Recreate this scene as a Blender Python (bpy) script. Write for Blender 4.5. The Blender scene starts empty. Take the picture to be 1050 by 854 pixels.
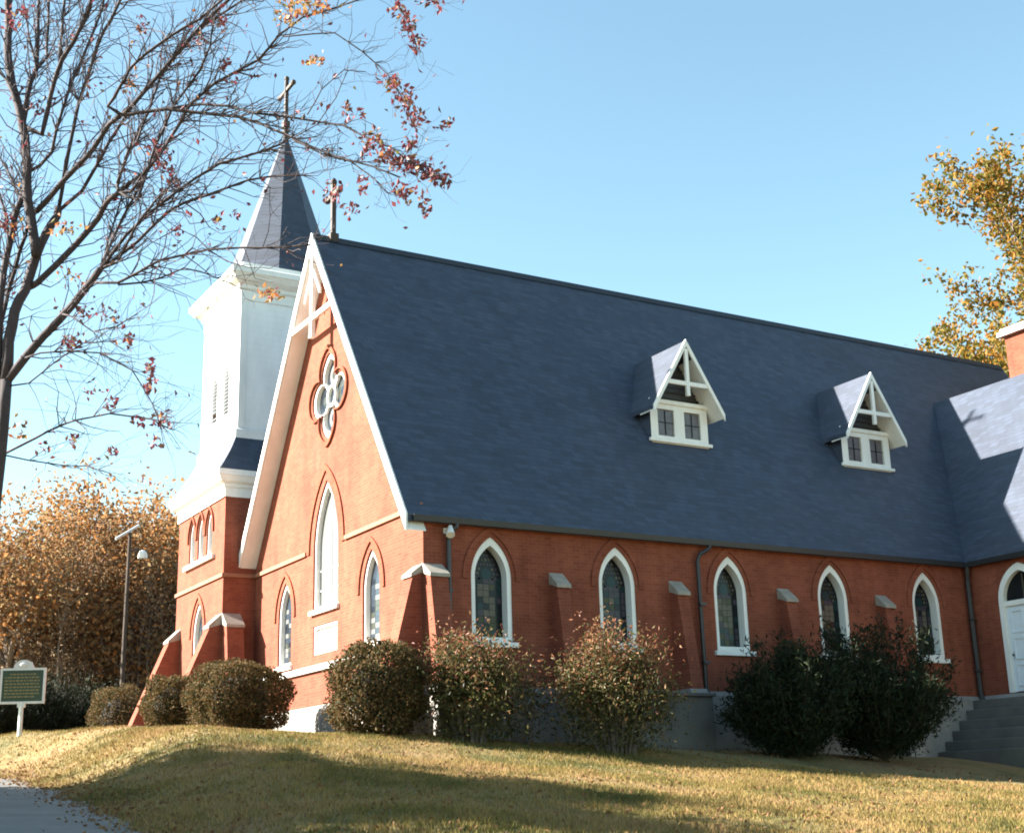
import bpy, bmesh, math, random
import numpy as np
from mathutils import Vector, Matrix
from mathutils.geometry import tessellate_polygon
S = bpy.context.scene
R = math.radians
random.seed(7); RNG = np.random.default_rng(7)

# ---------------------------------------------------------------- camera
CAM = np.array([-13.2512, -26.3241, -1.8527])
YAW, PITCH, ROLL, FPX = R(30.6497), R(15.7213), R(-1.5849), 1397.05
FW = np.array([math.sin(YAW)*math.cos(PITCH), math.cos(YAW)*math.cos(PITCH), math.sin(PITCH)])
_r = np.array([math.cos(YAW), -math.sin(YAW), 0.0]); _u = np.cross(_r, FW)
RT = math.cos(ROLL)*_r + math.sin(ROLL)*_u
UP = -math.sin(ROLL)*_r + math.cos(ROLL)*_u
def at(u, v, d):
    """point seen at photo pixel (u, v), d metres away on the ground plan"""
    q = FW + RT*(u-525)/FPX - UP*(v-427)/FPX
    return CAM + q*(d/math.hypot(q[0], q[1]))
cd = bpy.data.cameras.new('camera'); cam = bpy.data.objects.new('camera', cd); S.collection.objects.link(cam)
M = Matrix(((RT[0], UP[0], -FW[0], CAM[0]), (RT[1], UP[1], -FW[1], CAM[1]), (RT[2], UP[2], -FW[2], CAM[2]), (0, 0, 0, 1)))
cam.matrix_world = M
cd.sensor_width = 36; cd.sensor_fit = 'HORIZONTAL'; cd.lens = FPX/1050*36
cd.clip_start = .1; cd.clip_end = 3000
S.camera = cam

# ---------------------------------------------------------------- light
SUN = Vector((-1, .58, .65)).normalized()
ELEV = math.asin(SUN.z); AZ = math.atan2(SUN.x, SUN.y) % (2*math.pi)
w = bpy.data.worlds.new('World'); S.world = w; w.use_nodes = True
nt = w.node_tree; bg = nt.nodes['Background']
sky = nt.nodes.new('ShaderNodeTexSky'); sky.sky_type = 'NISHITA'; sky.sun_disc = False
sky.sun_elevation = ELEV; sky.sun_rotation = AZ; sky.altitude = 50
sky.air_density = 1.0; sky.dust_density = 0.5; sky.ozone_density = 0.4
tint = nt.nodes.new('ShaderNodeMix'); tint.data_type = 'RGBA'; tint.blend_type = 'MULTIPLY'; tint.inputs[0].default_value = 1; tint.inputs[7].default_value = (.92, 1.06, .93, 1)
nt.links.new(sky.outputs[0], tint.inputs[6]); nt.links.new(tint.outputs[2], bg.inputs[0]); bg.inputs[1].default_value = .056
sl = bpy.data.lights.new('sun', 'SUN'); sl.energy = 5.0; sl.angle = R(.53); sl.color = (1, .93, .82)
so = bpy.data.objects.new('sun', sl); S.collection.objects.link(so)
so.rotation_euler = (-SUN).to_track_quat('-Z', 'Y').to_euler(); so.location = (-30, 20, 30)
S.view_settings.view_transform = 'Standard'; S.view_settings.look = 'None'
S.view_settings.exposure = 2.63; S.view_settings.gamma = 1; S.view_settings.use_curve_mapping = False
S.cycles.filter_width = 1.9; S.cycles.max_bounces = 6; S.cycles.transparent_max_bounces = 8

# ---------------------------------------------------------------- materials
def new_mat(name):
    m = bpy.data.materials.new(name); m.use_nodes = True
    n = m.node_tree; b = n.nodes['Principled BSDF']; return m, n, b
def N(n, t, **kw):
    x = n.nodes.new(t)
    for k, v in kw.items(): setattr(x, k, v)
    return x
def noise(n, scale, detail=4, rough=.6, src=None, stretch=None):
    tc = N(n, 'ShaderNodeTexCoord'); t = N(n, 'ShaderNodeTexNoise')
    t.inputs['Scale'].default_value = scale; t.inputs['Detail'].default_value = detail; t.inputs['Roughness'].default_value = rough
    s = tc.outputs['Object'] if src is None else src
    if stretch:
        mp = N(n, 'ShaderNodeMapping'); mp.inputs['Scale'].default_value = stretch; n.links.new(s, mp.inputs[0]); s = mp.outputs[0]
    n.links.new(s, t.inputs['Vector']); return t.outputs['Fac']
def ramp(n, fac, stops):
    r = N(n, 'ShaderNodeValToRGB'); e = r.color_ramp.elements
    while len(e) < len(stops): e.new(.5)
    for k, (p, c) in enumerate(stops):
        e[k].position = p; e[k].color = (*c, 1)
    n.links.new(fac, r.inputs[0]); return r.outputs[0]
def mix(n, fac, a, b, mode='MIX'):
    x = N(n, 'ShaderNodeMix', data_type='RGBA', blend_type=mode)
    for i, v in ((0, fac), (6, a), (7, b)):
        if isinstance(v, (int, float)): x.inputs[i].default_value = v
        elif isinstance(v, tuple): x.inputs[i].default_value = (*v, 1)
        else: n.links.new(v, x.inputs[i])
    return x.outputs[2]
def bump(n, b, h, strength=.3, dist=.02):
    x = N(n, 'ShaderNodeBump'); x.inputs['Strength'].default_value = strength; x.inputs['Distance'].default_value = dist
    n.links.new(h, x.inputs['Height']); n.links.new(x.outputs[0], b.inputs['Normal'])
def plain(name, col, rough=.6, var=.12, scale=3, metal=0, bmp=0, stretch=None):
    m, n, b = new_mat(name)
    f = noise(n, scale, 6, .65, stretch=stretch)
    lo = tuple(c*(1-var) for c in col); hi = tuple(min(1, c*(1+var)) for c in col)
    n.links.new(ramp(n, f, [(.3, lo), (.7, hi)]), b.inputs['Base Color'])
    b.inputs['Roughness'].default_value = rough; b.inputs['Metallic'].default_value = metal
    if bmp: bump(n, b, noise(n, scale*12, 4), bmp, .01)
    return m
def course_vec(n, kz=1.0):
    """u = x + y, v = z : courses run level round every vertical wall and along every roof slope"""
    tc = N(n, 'ShaderNodeTexCoord'); sp = N(n, 'ShaderNodeSeparateXYZ'); n.links.new(tc.outputs['Object'], sp.inputs[0])
    a = N(n, 'ShaderNodeMath', operation='ADD'); n.links.new(sp.outputs[0], a.inputs[0]); n.links.new(sp.outputs[1], a.inputs[1])
    z = N(n, 'ShaderNodeMath', operation='MULTIPLY'); n.links.new(sp.outputs[2], z.inputs[0]); z.inputs[1].default_value = kz
    c = N(n, 'ShaderNodeCombineXYZ'); n.links.new(a.outputs[0], c.inputs[0]); n.links.new(z.outputs[0], c.inputs[1]); return c.outputs[0]
def brick_mat(name='brick', c1=(.245, .074, .043), c2=(.200, .055, .032), mortar=(.235, .10, .070)):
    m, n, b = new_mat(name); v = course_vec(n)
    t = N(n, 'ShaderNodeTexBrick'); n.links.new(v, t.inputs['Vector'])
    t.inputs['Scale'].default_value = 1; t.inputs['Brick Width'].default_value = .215; t.inputs['Row Height'].default_value = .075
    t.inputs['Mortar Size'].default_value = .006; t.inputs['Mortar Smooth'].default_value = .3
    t.inputs['Color1'].default_value = (*c1, 1); t.inputs['Color2'].default_value = (*c2, 1); t.inputs['Mortar'].default_value = (*mortar, 1)
    st = ramp(n, noise(n, .55, 6, .7), [(.32, (.72, .68, .66)), (.62, (1.08, 1.05, 1.02))])
    streak = ramp(n, noise(n, 1.0, 5, .7, stretch=(3, 3, .35)), [(.35, (.8, .77, .76)), (.6, (1, 1, 1))])
    c = mix(n, 1.0, t.outputs['Color'], st, 'MULTIPLY'); c = mix(n, .8, c, streak, 'MULTIPLY')
    n.links.new(c, b.inputs['Base Color']); b.inputs['Roughness'].default_value = .9; b.inputs['Specular IOR Level'].default_value = .22
    inv = N(n, 'ShaderNodeMath', operation='SUBTRACT'); inv.inputs[0].default_value = 1; n.links.new(t.outputs['Fac'], inv.inputs[1])
    bump(n, b, inv.outputs[0], .3, .006); return m
def shingle_mat(name='slate', base=(.033, .0445, .072), kz=1.19, rough=.52):
    m, n, b = new_mat(name); v = course_vec(n, kz)
    t = N(n, 'ShaderNodeTexBrick'); n.links.new(v, t.inputs['Vector'])
    t.inputs['Scale'].default_value = 1; t.inputs['Brick Width'].default_value = .32; t.inputs['Row Height'].default_value = .16
    t.inputs['Mortar Size'].default_value = .007; t.inputs['Mortar Smooth'].default_value = .2
    t.inputs['Color1'].default_value = (*[c*1.22 for c in base], 1); t.inputs['Color2'].default_value = (*[c*.80 for c in base], 1)
    t.inputs['Mortar'].default_value = (*[c*.6 for c in base], 1)
    st = ramp(n, noise(n, .6, 7, .72), [(.28, (.80, .80, .82)), (.5, (1, 1, 1)), (.72, (1.18, 1.13, 1.07))])
    run = ramp(n, noise(n, .9, 5, .7, stretch=(2.6, .5, .5)), [(.33, (.90, .90, .91)), (.62, (1.04, 1.04, 1.04))])
    fine = ramp(n, noise(n, 26, 3, .7), [(.3, (.85, .85, .85)), (.7, (1.12, 1.12, 1.12))])
    c = mix(n, 1.0, t.outputs['Color'], st, 'MULTIPLY'); c = mix(n, 1.0, c, fine, 'MULTIPLY'); c = mix(n, 1.0, c, run, 'MULTIPLY')
    n.links.new(c, b.inputs['Base Color']); b.inputs['Roughness'].default_value = rough; b.inputs['Specular IOR Level'].default_value = .5
    inv = N(n, 'ShaderNodeMath', operation='SUBTRACT'); inv.inputs[0].default_value = 1; n.links.new(t.outputs['Fac'], inv.inputs[1])
    bump(n, b, inv.outputs[0], .5, .012); return m
def leaf_mat(name, cols, rough=.55, trans=.3):
    m, n, b = new_mat(name)
    g = N(n, 'ShaderNodeNewGeometry')
    k = len(cols); stops = [(i/max(1, k-1), c) for i, c in enumerate(cols)]
    c = ramp(n, g.outputs['Random Per Island'], stops)
    n.links.new(c, b.inputs['Base Color']); b.inputs['Roughness'].default_value = rough; b.inputs['Specular IOR Level'].default_value = .2
    if trans:
        t = N(n, 'ShaderNodeBsdfTranslucent'); n.links.new(c, t.inputs[0])
        x = N(n, 'ShaderNodeMixShader'); x.inputs[0].default_value = trans
        n.links.new(b.outputs[0], x.inputs[1]); n.links.new(t.outputs[0], x.inputs[2])
        n.links.new(x.outputs[0], n.nodes['Material Output'].inputs[0])
    return m
def bark_mat(name, col):
    m, n, b = new_mat(name)
    f = noise(n, 9, 6, .7, stretch=(1, 1, .25))
    n.links.new(ramp(n, f, [(.3, tuple(c*.55 for c in col)), (.7, tuple(c*1.35 for c in col))]), b.inputs['Base Color'])
    b.inputs['Roughness'].default_value = .9; bump(n, b, f, .5, .02); return m

BRICK = brick_mat()
BRICK_LT = brick_mat('brick_trim', (.26, .074, .038), (.215, .056, .028), (.24, .098, .062))
SLATE = shingle_mat()
SLATE_T = SLATE
WHITE = plain('white_paint', (.72, .72, .70), .5, .11, 2.2, bmp=.12, stretch=(1, 1, .3))
WHITE_W = plain('weathered_white_paint', (.72, .71, .68), .6, .10, 2.5, bmp=.15, stretch=(1, 1, .3))
STONE = plain('cap_stone', (.27, .24, .205), .85, .22, 4, bmp=.3)
BASE = plain('foundation_stone', (.23, .215, .20), .9, .25, 1.6, bmp=.35)
CONC = plain('weathered_concrete', (.105, .10, .094), .9, .25, 1.3, bmp=.35)
STRING = plain('string_course_stone', (.25, .115, .068), .85, .15, 5, bmp=.2)
DARK_M = plain('dark_metal', (.028, .027, .03), .45, .2, 6)
GUTTER = plain('dark_gutter', (.016, .018, .022), .5, .2, 5)  # colour darkened to carry the shadow line under the eave
IRON = plain('rusty_iron', (.035, .022, .018), .7, .35, 12)
INSIDE = plain('dark_interior', (.012, .012, .014), .9, .1)
GL_D = plain('stained_glass_dark', (.010, .012, .014), .22, .3, 20)
GL_B = plain('stained_glass_beige', (.10, .088, .068), .3, .35, 24)
GL_P = plain('stained_glass_mauve', (.05, .042, .055), .25, .3, 24)
GL_O = plain('stained_glass_olive', (.05, .044, .018), .22, .35, 24)
GL_T = plain('stained_glass_teal', (.012, .03, .033), .18, .3, 24)
GL_DORM = plain('old_window_glass', (.10, .085, .092), .3, .3, 6)
PL_W = plain('clear_cover_sheet', (.115, .12, .122), .35, .06, 1.2)
PL_B = plain('pale_leaded_glass', (.024, .034, .05), .2, .25, 5)
PL_G = plain('pale_green_glass', (.042, .046, .038), .2, .25, 7)
PL_D = plain('pale_dark_glass', (.008, .012, .02), .2, .3, 7)
DOORP = plain('door_paint', (.62, .68, .74), .4, .05, 4)
WOOD_POLE = bark_mat('weathered_pole', (.05, .036, .028))
MYRTLE = bark_mat('crape_myrtle_bark', (.040, .030, .034))
TWIG = bark_mat('grey_bark', (.16, .13, .11))
for m_ in (GL_D, GL_B, GL_P, GL_O, GL_T): m_.node_tree.nodes['Principled BSDF'].inputs['Specular IOR Level'].default_value = .18
SAPL = bark_mat('pale_sapling_bark', (.17, .13, .105))
SIGN_G = plain('sign_green', (.018, .042, .026), .5, .15, 8)
GOLD = plain('sign_gold', (.17, .145, .06), .4, .15, 20)
SILVER = plain('sign_post_aluminium', (.55, .56, .57), .4, .1, 8, metal=.3)

# ---------------------------------------------------------------- mesh helpers
WLOC = {}
class MB:
    def __init__(s): s.v = []; s.f = []; s.m = []
    def add(s, vs, fs, m=0):
        k = len(s.v); s.v += [tuple(p) for p in vs]
        for f in fs: s.f.append(tuple(i+k for i in f)); s.m.append(m)
        return s
    def box(s, x0, x1, y0, y1, z0, z1, m=0):
        x0, x1 = sorted((x0, x1)); y0, y1 = sorted((y0, y1)); z0, z1 = sorted((z0, z1))
        return s.add([(x0, y0, z0), (x1, y0, z0), (x1, y1, z0), (x0, y1, z0), (x0, y0, z1), (x1, y0, z1), (x1, y1, z1), (x0, y1, z1)],
                     [(0, 3, 2, 1), (4, 5, 6, 7), (0, 1, 5, 4), (1, 2, 6, 5), (2, 3, 7, 6), (3, 0, 4, 7)], m)
    def prism(s, poly, f0, f1, m=0):
        """poly: 2-D outline; f0 / f1 map a 2-D point to the two end faces"""
        n = len(poly); a = [f0(*p) for p in poly]; b = [f1(*p) for p in poly]
        return s.add(a+b, [tuple(range(n))[::-1], tuple(range(n, 2*n))] + [(i, (i+1) % n, n+(i+1) % n, n+i) for i in range(n)], m)
    def tube(s, pts, rad, n=6, m=0, cap=True):
        pts = [Vector(p) for p in pts]; k0 = len(s.v); side = None
        for i, p in enumerate(pts):
            t = (pts[min(i+1, len(pts)-1)]-pts[max(i-1, 0)])
            if t.length < 1e-9: t = Vector((0, 0, 1))
            t.normalize()
            if side is None:
                side = t.cross(Vector((0, 0, 1)) if abs(t.z) < .9 else Vector((1, 0, 0))).normalized()
            else:
                side = (side - t*side.dot(t)).normalized()
            o = t.cross(side); r = rad[i] if hasattr(rad, '__len__') else rad
            for j in range(n):
                a = 2*math.pi*j/n; s.v.append(tuple(p + side*(r*math.cos(a)) + o*(r*math.sin(a))))
        for i in range(len(pts)-1):
            for j in range(n):
                a = k0+i*n+j; b = k0+i*n+(j+1) % n; s.f.append((a, b, b+n, a+n)); s.m.append(m)
        if cap:
            s.f.append(tuple(range(k0, k0+n))[::-1]); s.m.append(m)
            e = k0+(len(pts)-1)*n; s.f.append(tuple(range(e, e+n))); s.m.append(m)
        return s
    def ball(s, c, rx, ry, rz, nu=12, nv=8, m=0):
        k = len(s.v)
        for i in range(nv+1):
            th = math.pi*i/nv
            for j in range(nu):
                ph = 2*math.pi*j/nu
                s.v.append((c[0]+rx*math.sin(th)*math.cos(ph), c[1]+ry*math.sin(th)*math.sin(ph), c[2]+rz*math.cos(th)))
        for i in range(nv):
            for j in range(nu):
                a = k+i*nu+j; b = k+i*nu+(j+1) % nu; s.f.append((a, a+nu, b+nu, b)); s.m.append(m)
        return s
def obj(name, mb, mats, parent=None, loc=(0, 0, 0), rot=0, local=False, bevel=0, smooth=False):
    """link ONE mesh object. loc is a world location (or, with local, one in the parent's frame); vertices are relative to it"""
    me = bpy.data.meshes.new(name)
    if isinstance(mb, MB): me.from_pydata(mb.v, [], mb.f); mi = mb.m
    else: me.from_pydata(mb[0], [], mb[1]); mi = mb[2]
    mats = mats if isinstance(mats, (list, tuple)) else [mats]
    for m in mats: me.materials.append(m)
    if len(mats) > 1: me.polygons.foreach_set('material_index', np.asarray(mi, dtype=np.int32))
    if isinstance(mb, MB):
        bm = bmesh.new(); bm.from_mesh(me); bmesh.ops.recalc_face_normals(bm, faces=bm.faces[:]); bm.to_mesh(me); bm.free()
    if smooth: me.polygons.foreach_set('use_smooth', [True]*len(me.polygons))
    me.update()
    o = bpy.data.objects.new(name, me); S.collection.objects.link(o)
    L = Vector(loc)
    if parent is not None:
        o.parent = parent
        o.location = L if local else L - WLOC[parent.name]
        WLOC[o.name] = (WLOC[parent.name] + L) if local else L
    else:
        o.location = L; WLOC[o.name] = L
    o.rotation_euler = (0, 0, rot)
    if bevel:
        b = o.modifiers.new('bevel', 'BEVEL'); b.width = bevel; b.segments = 2; b.limit_method = 'ANGLE'; b.angle_limit = R(40)
    return o
def tag(o, label=None, cat=None, group=None, kind=None):
    if label: o['label'] = label
    if cat: o['category'] = cat
    if group: o['group'] = group
    if kind: o['kind'] = kind
    return o
def thing(name, label, cat, loc, group=None):
    o = bpy.data.objects.new(name, None); S.collection.objects.link(o); o.location = loc; o.empty_display_size = .3
    WLOC[o.name] = Vector(loc); return tag(o, label, cat, group)
def arch(cx, hw, z0, zs, rise, n=9):
    """pointed-arch outline, from bottom left round to the left springing"""
    Rr = (rise*rise+hw*hw)/(2*hw); th = math.acos(max(-1, min(1, (Rr-hw)/Rr)))
    p = [(cx-hw, z0), (cx+hw, z0)]
    for i in range(n+1): a = th*i/n; p.append((cx+hw-Rr+Rr*math.cos(a), zs+Rr*math.sin(a)))
    for i in range(n-1, -1, -1): a = th*i/n; p.append((cx-hw+Rr-Rr*math.cos(a), zs+Rr*math.sin(a)))
    return p
def ring(mb, outer, inner, f0, f1, m=0, closed=True):
    n = len(outer); k = len(mb.v)
    mb.v += [f0(*p) for p in outer] + [f0(*p) for p in inner] + [f1(*p) for p in outer] + [f1(*p) for p in inner]
    for i in range(n if closed else n-1):
        j = (i+1) % n
        for f in ((i, j, n+j, n+i), (n+i, n+j, 3*n+j, 3*n+i), (2*n+i, 2*n+j, j, i), (3*n+i, 3*n+j, 2*n+j, 2*n+i)):
            mb.f.append(tuple(k+q for q in f)); mb.m.append(m)
    return mb
def wall_panel(mb, outer, holes, f, depth, m=0):
    """f(a, b, d) maps wall coordinates and inward depth d to space; the holes get reveals"""
    loops = [outer]+holes; flat = [p for l in loops for p in l]
    tris = tessellate_polygon([[Vector((a, b, 0)) for a, b in l] for l in loops])
    mb.add([f(a, b, 0) for a, b in flat], [tuple(t) for t in tris], m)
    for l in holes:
        n = len(l); mb.add([f(a, b, 0) for a, b in l]+[f(a, b, depth) for a, b in l], [(i, (i+1) % n, n+(i+1) % n, n+i) for i in range(n)], m)
    return mb

# ---------------------------------------------------------------- ground
EY = [-60, -40, -26, -18.5, -12.9, -6.9, -1.5, 3.2, 9, 14, 20, 30, 60]
EX = [-2, -3, -6, -8.6, -9.4, -8.5, -8.0, -8.0, -8.5, -9.6, -12, -18, -45]
RZ = [-4.2, -3.8, -3.3, -2.75, -2.12, -1.80, -1.45, -1.13, -.75, -.5, -.3, 0, .4]
def edge_x(y):
    y = np.asarray(y, float); return sum(np.interp(y+d, EY, EX) for d in (-2, -1, 0, 1, 2))/5
def road_z(y):
    y = np.asarray(y, float); return sum(np.interp(y+d, EY, RZ) for d in (-2, -1, 0, 1, 2))/5
def sstep(t): t = np.clip(t, 0, 1); return t*t*(3-2*t)
LANE = 3.2
def ground(x, y):
    x = np.asarray(x, float); y = np.asarray(y, float)
    xc = np.clip(x, -14, 22); yc = np.where(y > 6, 6+(np.clip(y, 6, 60)-6)*.02/.058, np.clip(y, -34, 60))
    g = -.556 - .036*xc + .058*yc
    g = g - sum(np.interp(-y+d, [1.4, 3, 4, 5, 8, 14, 20, 26, 40], [0, .18, .33, .43, .60, 1.0, 1.45, 1.87, 2.2]) for d in (-.6, -.3, 0, .3, .6))/5
    s = sstep((x-edge_x(y)+.1)/3.0)
    z = road_z(y)*(1-s)+g*s
    l = sstep((edge_x(y)-LANE-x)/6); z = z + l*.5
    return z
def axis(lo, hi, step, far):
    a = np.arange(lo, hi+1e-6, step); k = np.geomspace(1, far, 16)
    return np.concatenate([(lo-k)[::-1], a, hi+k])
gx = axis(-20, 24, .4, 700); gy = axis(-30, 22, .4, 700)
XX, YY = np.meshgrid(gx, gy); ZZ = ground(XX, YY)
def relief(x, y): return .035*np.sin(x*1.3+.7*np.sin(y*.9))*np.sin(y*1.1+.5*np.sin(x*.7))+.02*np.sin(2.9*x+y)*np.sin(2.3*y-x)
def gz(x, y):
    off = sstep((np.asarray(x, float)-edge_x(y))/1.2); return ground(x, y)+relief(np.asarray(x, float), np.asarray(y, float))*off
ZZ = gz(XX, YY)
nx, ny = len(gx), len(gy)
idx = np.arange(nx*ny).reshape(ny, nx)
gf = np.stack([idx[:-1, :-1], idx[:-1, 1:], idx[1:, 1:], idx[1:, :-1]], -1).reshape(-1, 4)
LAWN = [(.30, (.060, .064, .018)), (.41, (.115, .102, .030)), (.51, (.20, .145, .050)), (.60, (.255, .172, .075)), (.70, (.150, .072, .036))]
def lawn_mat():
    m, n, b = new_mat('dry_autumn_lawn')
    c = ramp(n, noise(n, .42, 8, .72), LAWN)
    f = ramp(n, noise(n, 14, 6, .75), [(.25, (.55, .52, .5)), (.7, (1.25, 1.2, 1.15))])
    n.links.new(mix(n, 1.0, c, f, 'MULTIPLY'), b.inputs['Base Color']); b.inputs['Roughness'].default_value = .95
    bump(n, b, noise(n, 22, 6, .75), .8, .05); return m
g = obj('ground', (np.stack([XX, YY, ZZ], -1).reshape(-1, 3).tolist(), gf.tolist(), []), lawn_mat(), smooth=True); tag(g, kind='structure')
ys = np.arange(-34, 40, .5); us = np.linspace(0, 1, 9); dv = []
for y in ys:
    ex = float(edge_x(y))
    for u in us:
        x = ex - LANE*u + (.10*math.sin(y*1.7)+.07*math.sin(y*4.1+1) if u in (0, 1) else 0)
        dv.append((x, y, float(ground(x, y))+.022+.02*math.sin(math.pi*u)))
df = [(i*9+j, i*9+j+1, (i+1)*9+j+1, (i+1)*9+j) for i in range(len(ys)-1) for j in range(8)]
def drive_mat():
    m, n, b = new_mat('worn_pavement')
    c = ramp(n, noise(n, 1.1, 8, .75), [(.3, (.075, .072, .068)), (.55, (.12, .114, .106)), (.75, (.16, .15, .138))])
    f = ramp(n, noise(n, 60, 4, .8), [(.3, (.75, .75, .75)), (.7, (1.15, 1.15, 1.15))])
    n.links.new(mix(n, 1.0, c, f, 'MULTIPLY'), b.inputs['Base Color']); b.inputs['Roughness'].default_value = .9
    bump(n, b, noise(n, 60, 4, .8), .4, .01); return m
tag(obj('driveway', (dv, df, []), drive_mat(), smooth=True), kind='structure')

# ================================================================ CHURCH
W, L, B = 10.96, 17.0, 3.4
ZE, EO, TP = 4.215, .152, 1.5434         # eave height, eave overhang, roof slope
YR = W/2; ZR = ZE+TP*(YR+EO)
church = thing('church', 'red brick gothic church with steep slate roof and white belfry spire', 'church', (8, 5, -.6))
TX0, TX1, TY0, TY1 = -.95, 3.85, 10.6, 14.95       # bell tower plan
TCX, TCY = (TX0+TX1)/2, (TY0+TY1)/2
fac = lambda a, b, d: (d, a, b)
side = lambda a, b, d: (a, d, b)
GB = -1.9                                        # walls run below the ground
def rake(y): return ZE+TP*((y+EO) if y < YR else (W-y+EO))-.22
# --- facade
def quatrefoil(cy, cz, r, off, n=10):
    p = []
    for k in range(4):
        a0 = k*math.pi/2; c = (cy+off*math.cos(a0), cz+off*math.sin(a0))
        half = math.pi-math.acos(min(1, off/(r*math.sqrt(2))))*1.0
        half = math.pi/2+math.pi/4-.02 if half > 2.3 else half
        half = math.pi*.75 - math.asin(min(1, off*math.sin(math.pi/4)/r))+math.pi*0
        half = math.pi - (math.pi/4+math.acos(0)) if half < .5 else half
        # points on this lobe lying outside the neighbours' diagonals
        for i in range(n+1):
            a = a0 - half + 2*half*i/n; p.append((c[0]+r*math.cos(a), c[1]+r*math.sin(a)))
    return p
def lobe_outline(cy, cz, rv, n=96):
    """pointed quatrefoil: radius as a function of angle"""
    p = []
    for i in range(n):
        a = 2*math.pi*i/n
        best = 0
        for k in range(4):
            a0 = k*math.pi/2; off = .60*rv; rr = .46*rv
            d = a-a0; s = off*math.sin(d)
            if abs(s) < rr:
                q = off*math.cos(d)+math.sqrt(rr*rr-s*s)
                best = max(best, q)
        dm = min(abs(((a-k*math.pi/2+math.pi) % (2*math.pi))-math.pi) for k in (1, 3))
        best = best*(1+.07*max(0, 1-dm/.30))
        best = max(best, .40*rv)
        p.append((cy+best*math.cos(a), cz+best*math.sin(a)))
    return p
QY, QZ = 5.42, 8.45
cwin = arch(YR, .80, 2.92, 4.45, 1.75)
lan = [arch(y, .48, 1.72, 3.02, .92) for y in (2.72, W-2.72)]
panel = [(4.72, 1.8), (6.24, 1.8), (6.24, 2.52), (4.72, 2.52)]
quat = lobe_outline(QY, QZ, 1.02)
fout = [(0, GB), (W-.3, GB), (W-.3, rake(W-.3)), (YR, rake(YR)), (0, rake(0))]
mb = MB(); wall_panel(mb, fout, [cwin, lan[0], lan[1], panel, quat], fac, .22)
obj('facade_wall', mb, BRICK, church)
# --- long side wall
swin = [arch((i+.5)*B, .52, 1.52, 2.95, .92) for i in range(5)]
mb = MB(); wall_panel(mb, [(0, GB), (L, GB), (L, ZE-.03), (0, ZE-.03)], swin, side, .32)
mb.add([(26, 0, GB), (26, W, GB), (26, W, ZE), (26, YR, ZR-.2), (26, 0, ZE)], [(0, 1, 2, 3, 4)])
mb.add([(3.85, W, GB), (26, W, GB), (26, W, ZE), (3.85, W, ZE)], [(0, 1, 2, 3)])
mb.add([(17, .0, GB), (26, .0, GB), (26, .0, ZE), (17, .0, ZE)], [(0, 1, 2, 3)])
obj('nave_wall', mb, BRICK, church)
# near-black box added as the interior darkness behind the panes
obj('unlit_interior_box', MB().box(.4, 25.5, .45, W-.45, GB, ZE-.3), INSIDE, church)
# --- stone base courses
mb = MB()
mb.prism([(-.10, GB), (-.10, .44), (-.02, .54), (.0, .54), (.0, GB)], lambda a, b: (a, -.10, b), lambda a, b: (a, W-.36, b))
mb.prism([(-.10, GB), (-.10, .44), (-.02, .54), (0, .54), (0, GB)], lambda a, b: (0, a, b), lambda a, b: (L-.1, a, b))
obj('stone_base', mb, BASE, church, bevel=.012)
mb = MB().box(3.2, 7.02, -.9, -.12, GB, .34); mb.box(3.14, 7.08, -.96, -.115, .342, .42)
tag(obj('basement_bulkhead', mb, CONC, church, bevel=.015), 'grey concrete bulkhead against the side wall')
# --- string course and white sill band on the facade
obj('string_course', MB().box(-.06, .02, .02, YR-1.26, 4.41, 4.52), STRING, church, bevel=.01)
obj('string_course', MB().box(-.06, .02, YR+1.26, W-.37, 4.41, 4.52), STRING, church, bevel=.01)
obj('sill_band', MB().box(-.09, .02, .52, W-.4, 1.38, 1.53), WHITE_W, church, bevel=.012)
# --- hood moulds
def hood(name, f, cx, hw, z0, zs, rise, o0, o1, mat, proud=.04):
    sc = lambda o: arch(cx, hw+o, z0, zs, rise+o*1.05)
    a = sc(o1)[2:]; b = sc(o0)[2:]
    a = [(cx+hw+o1, z0)]+a+[(cx-hw-o1, z0)]; b = [(cx+hw+o0, z0)]+b+[(cx-hw-o0, z0)]
    mb = MB(); ring(mb, a, b, lambda p, q: f(p, q, -proud), lambda p, q: f(p, q, .03), closed=False)
    n = len(a); mb.f += [(0, n, 3*n, 2*n), (n-1, 2*n-1, 4*n-1, 3*n-1)]; mb.m += [0, 0]
    return obj(name, mb, mat, church)
hood('hood_mould', fac, YR, .80, 4.42, 4.45, 1.75, .24, .40, BRICK_LT)
for y in (2.72, W-2.72): hood('hood_mould', fac, y, .48, 2.95, 3.02, .92, .17, .29, BRICK_LT)
mb = MB(); ring(mb, lobe_outline(QY, QZ, 1.23), lobe_outline(QY, QZ, 1.12), lambda a, b: (-.06, a, b), lambda a, b: (.03, a, b)); obj('quatrefoil_surround', mb, BRICK_LT, church)
for i in range(5): hood('hood_mould', side, (i+.5)*B, .52, 2.9, 2.95, .92, .10, .22, BRICK, .035)
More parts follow.
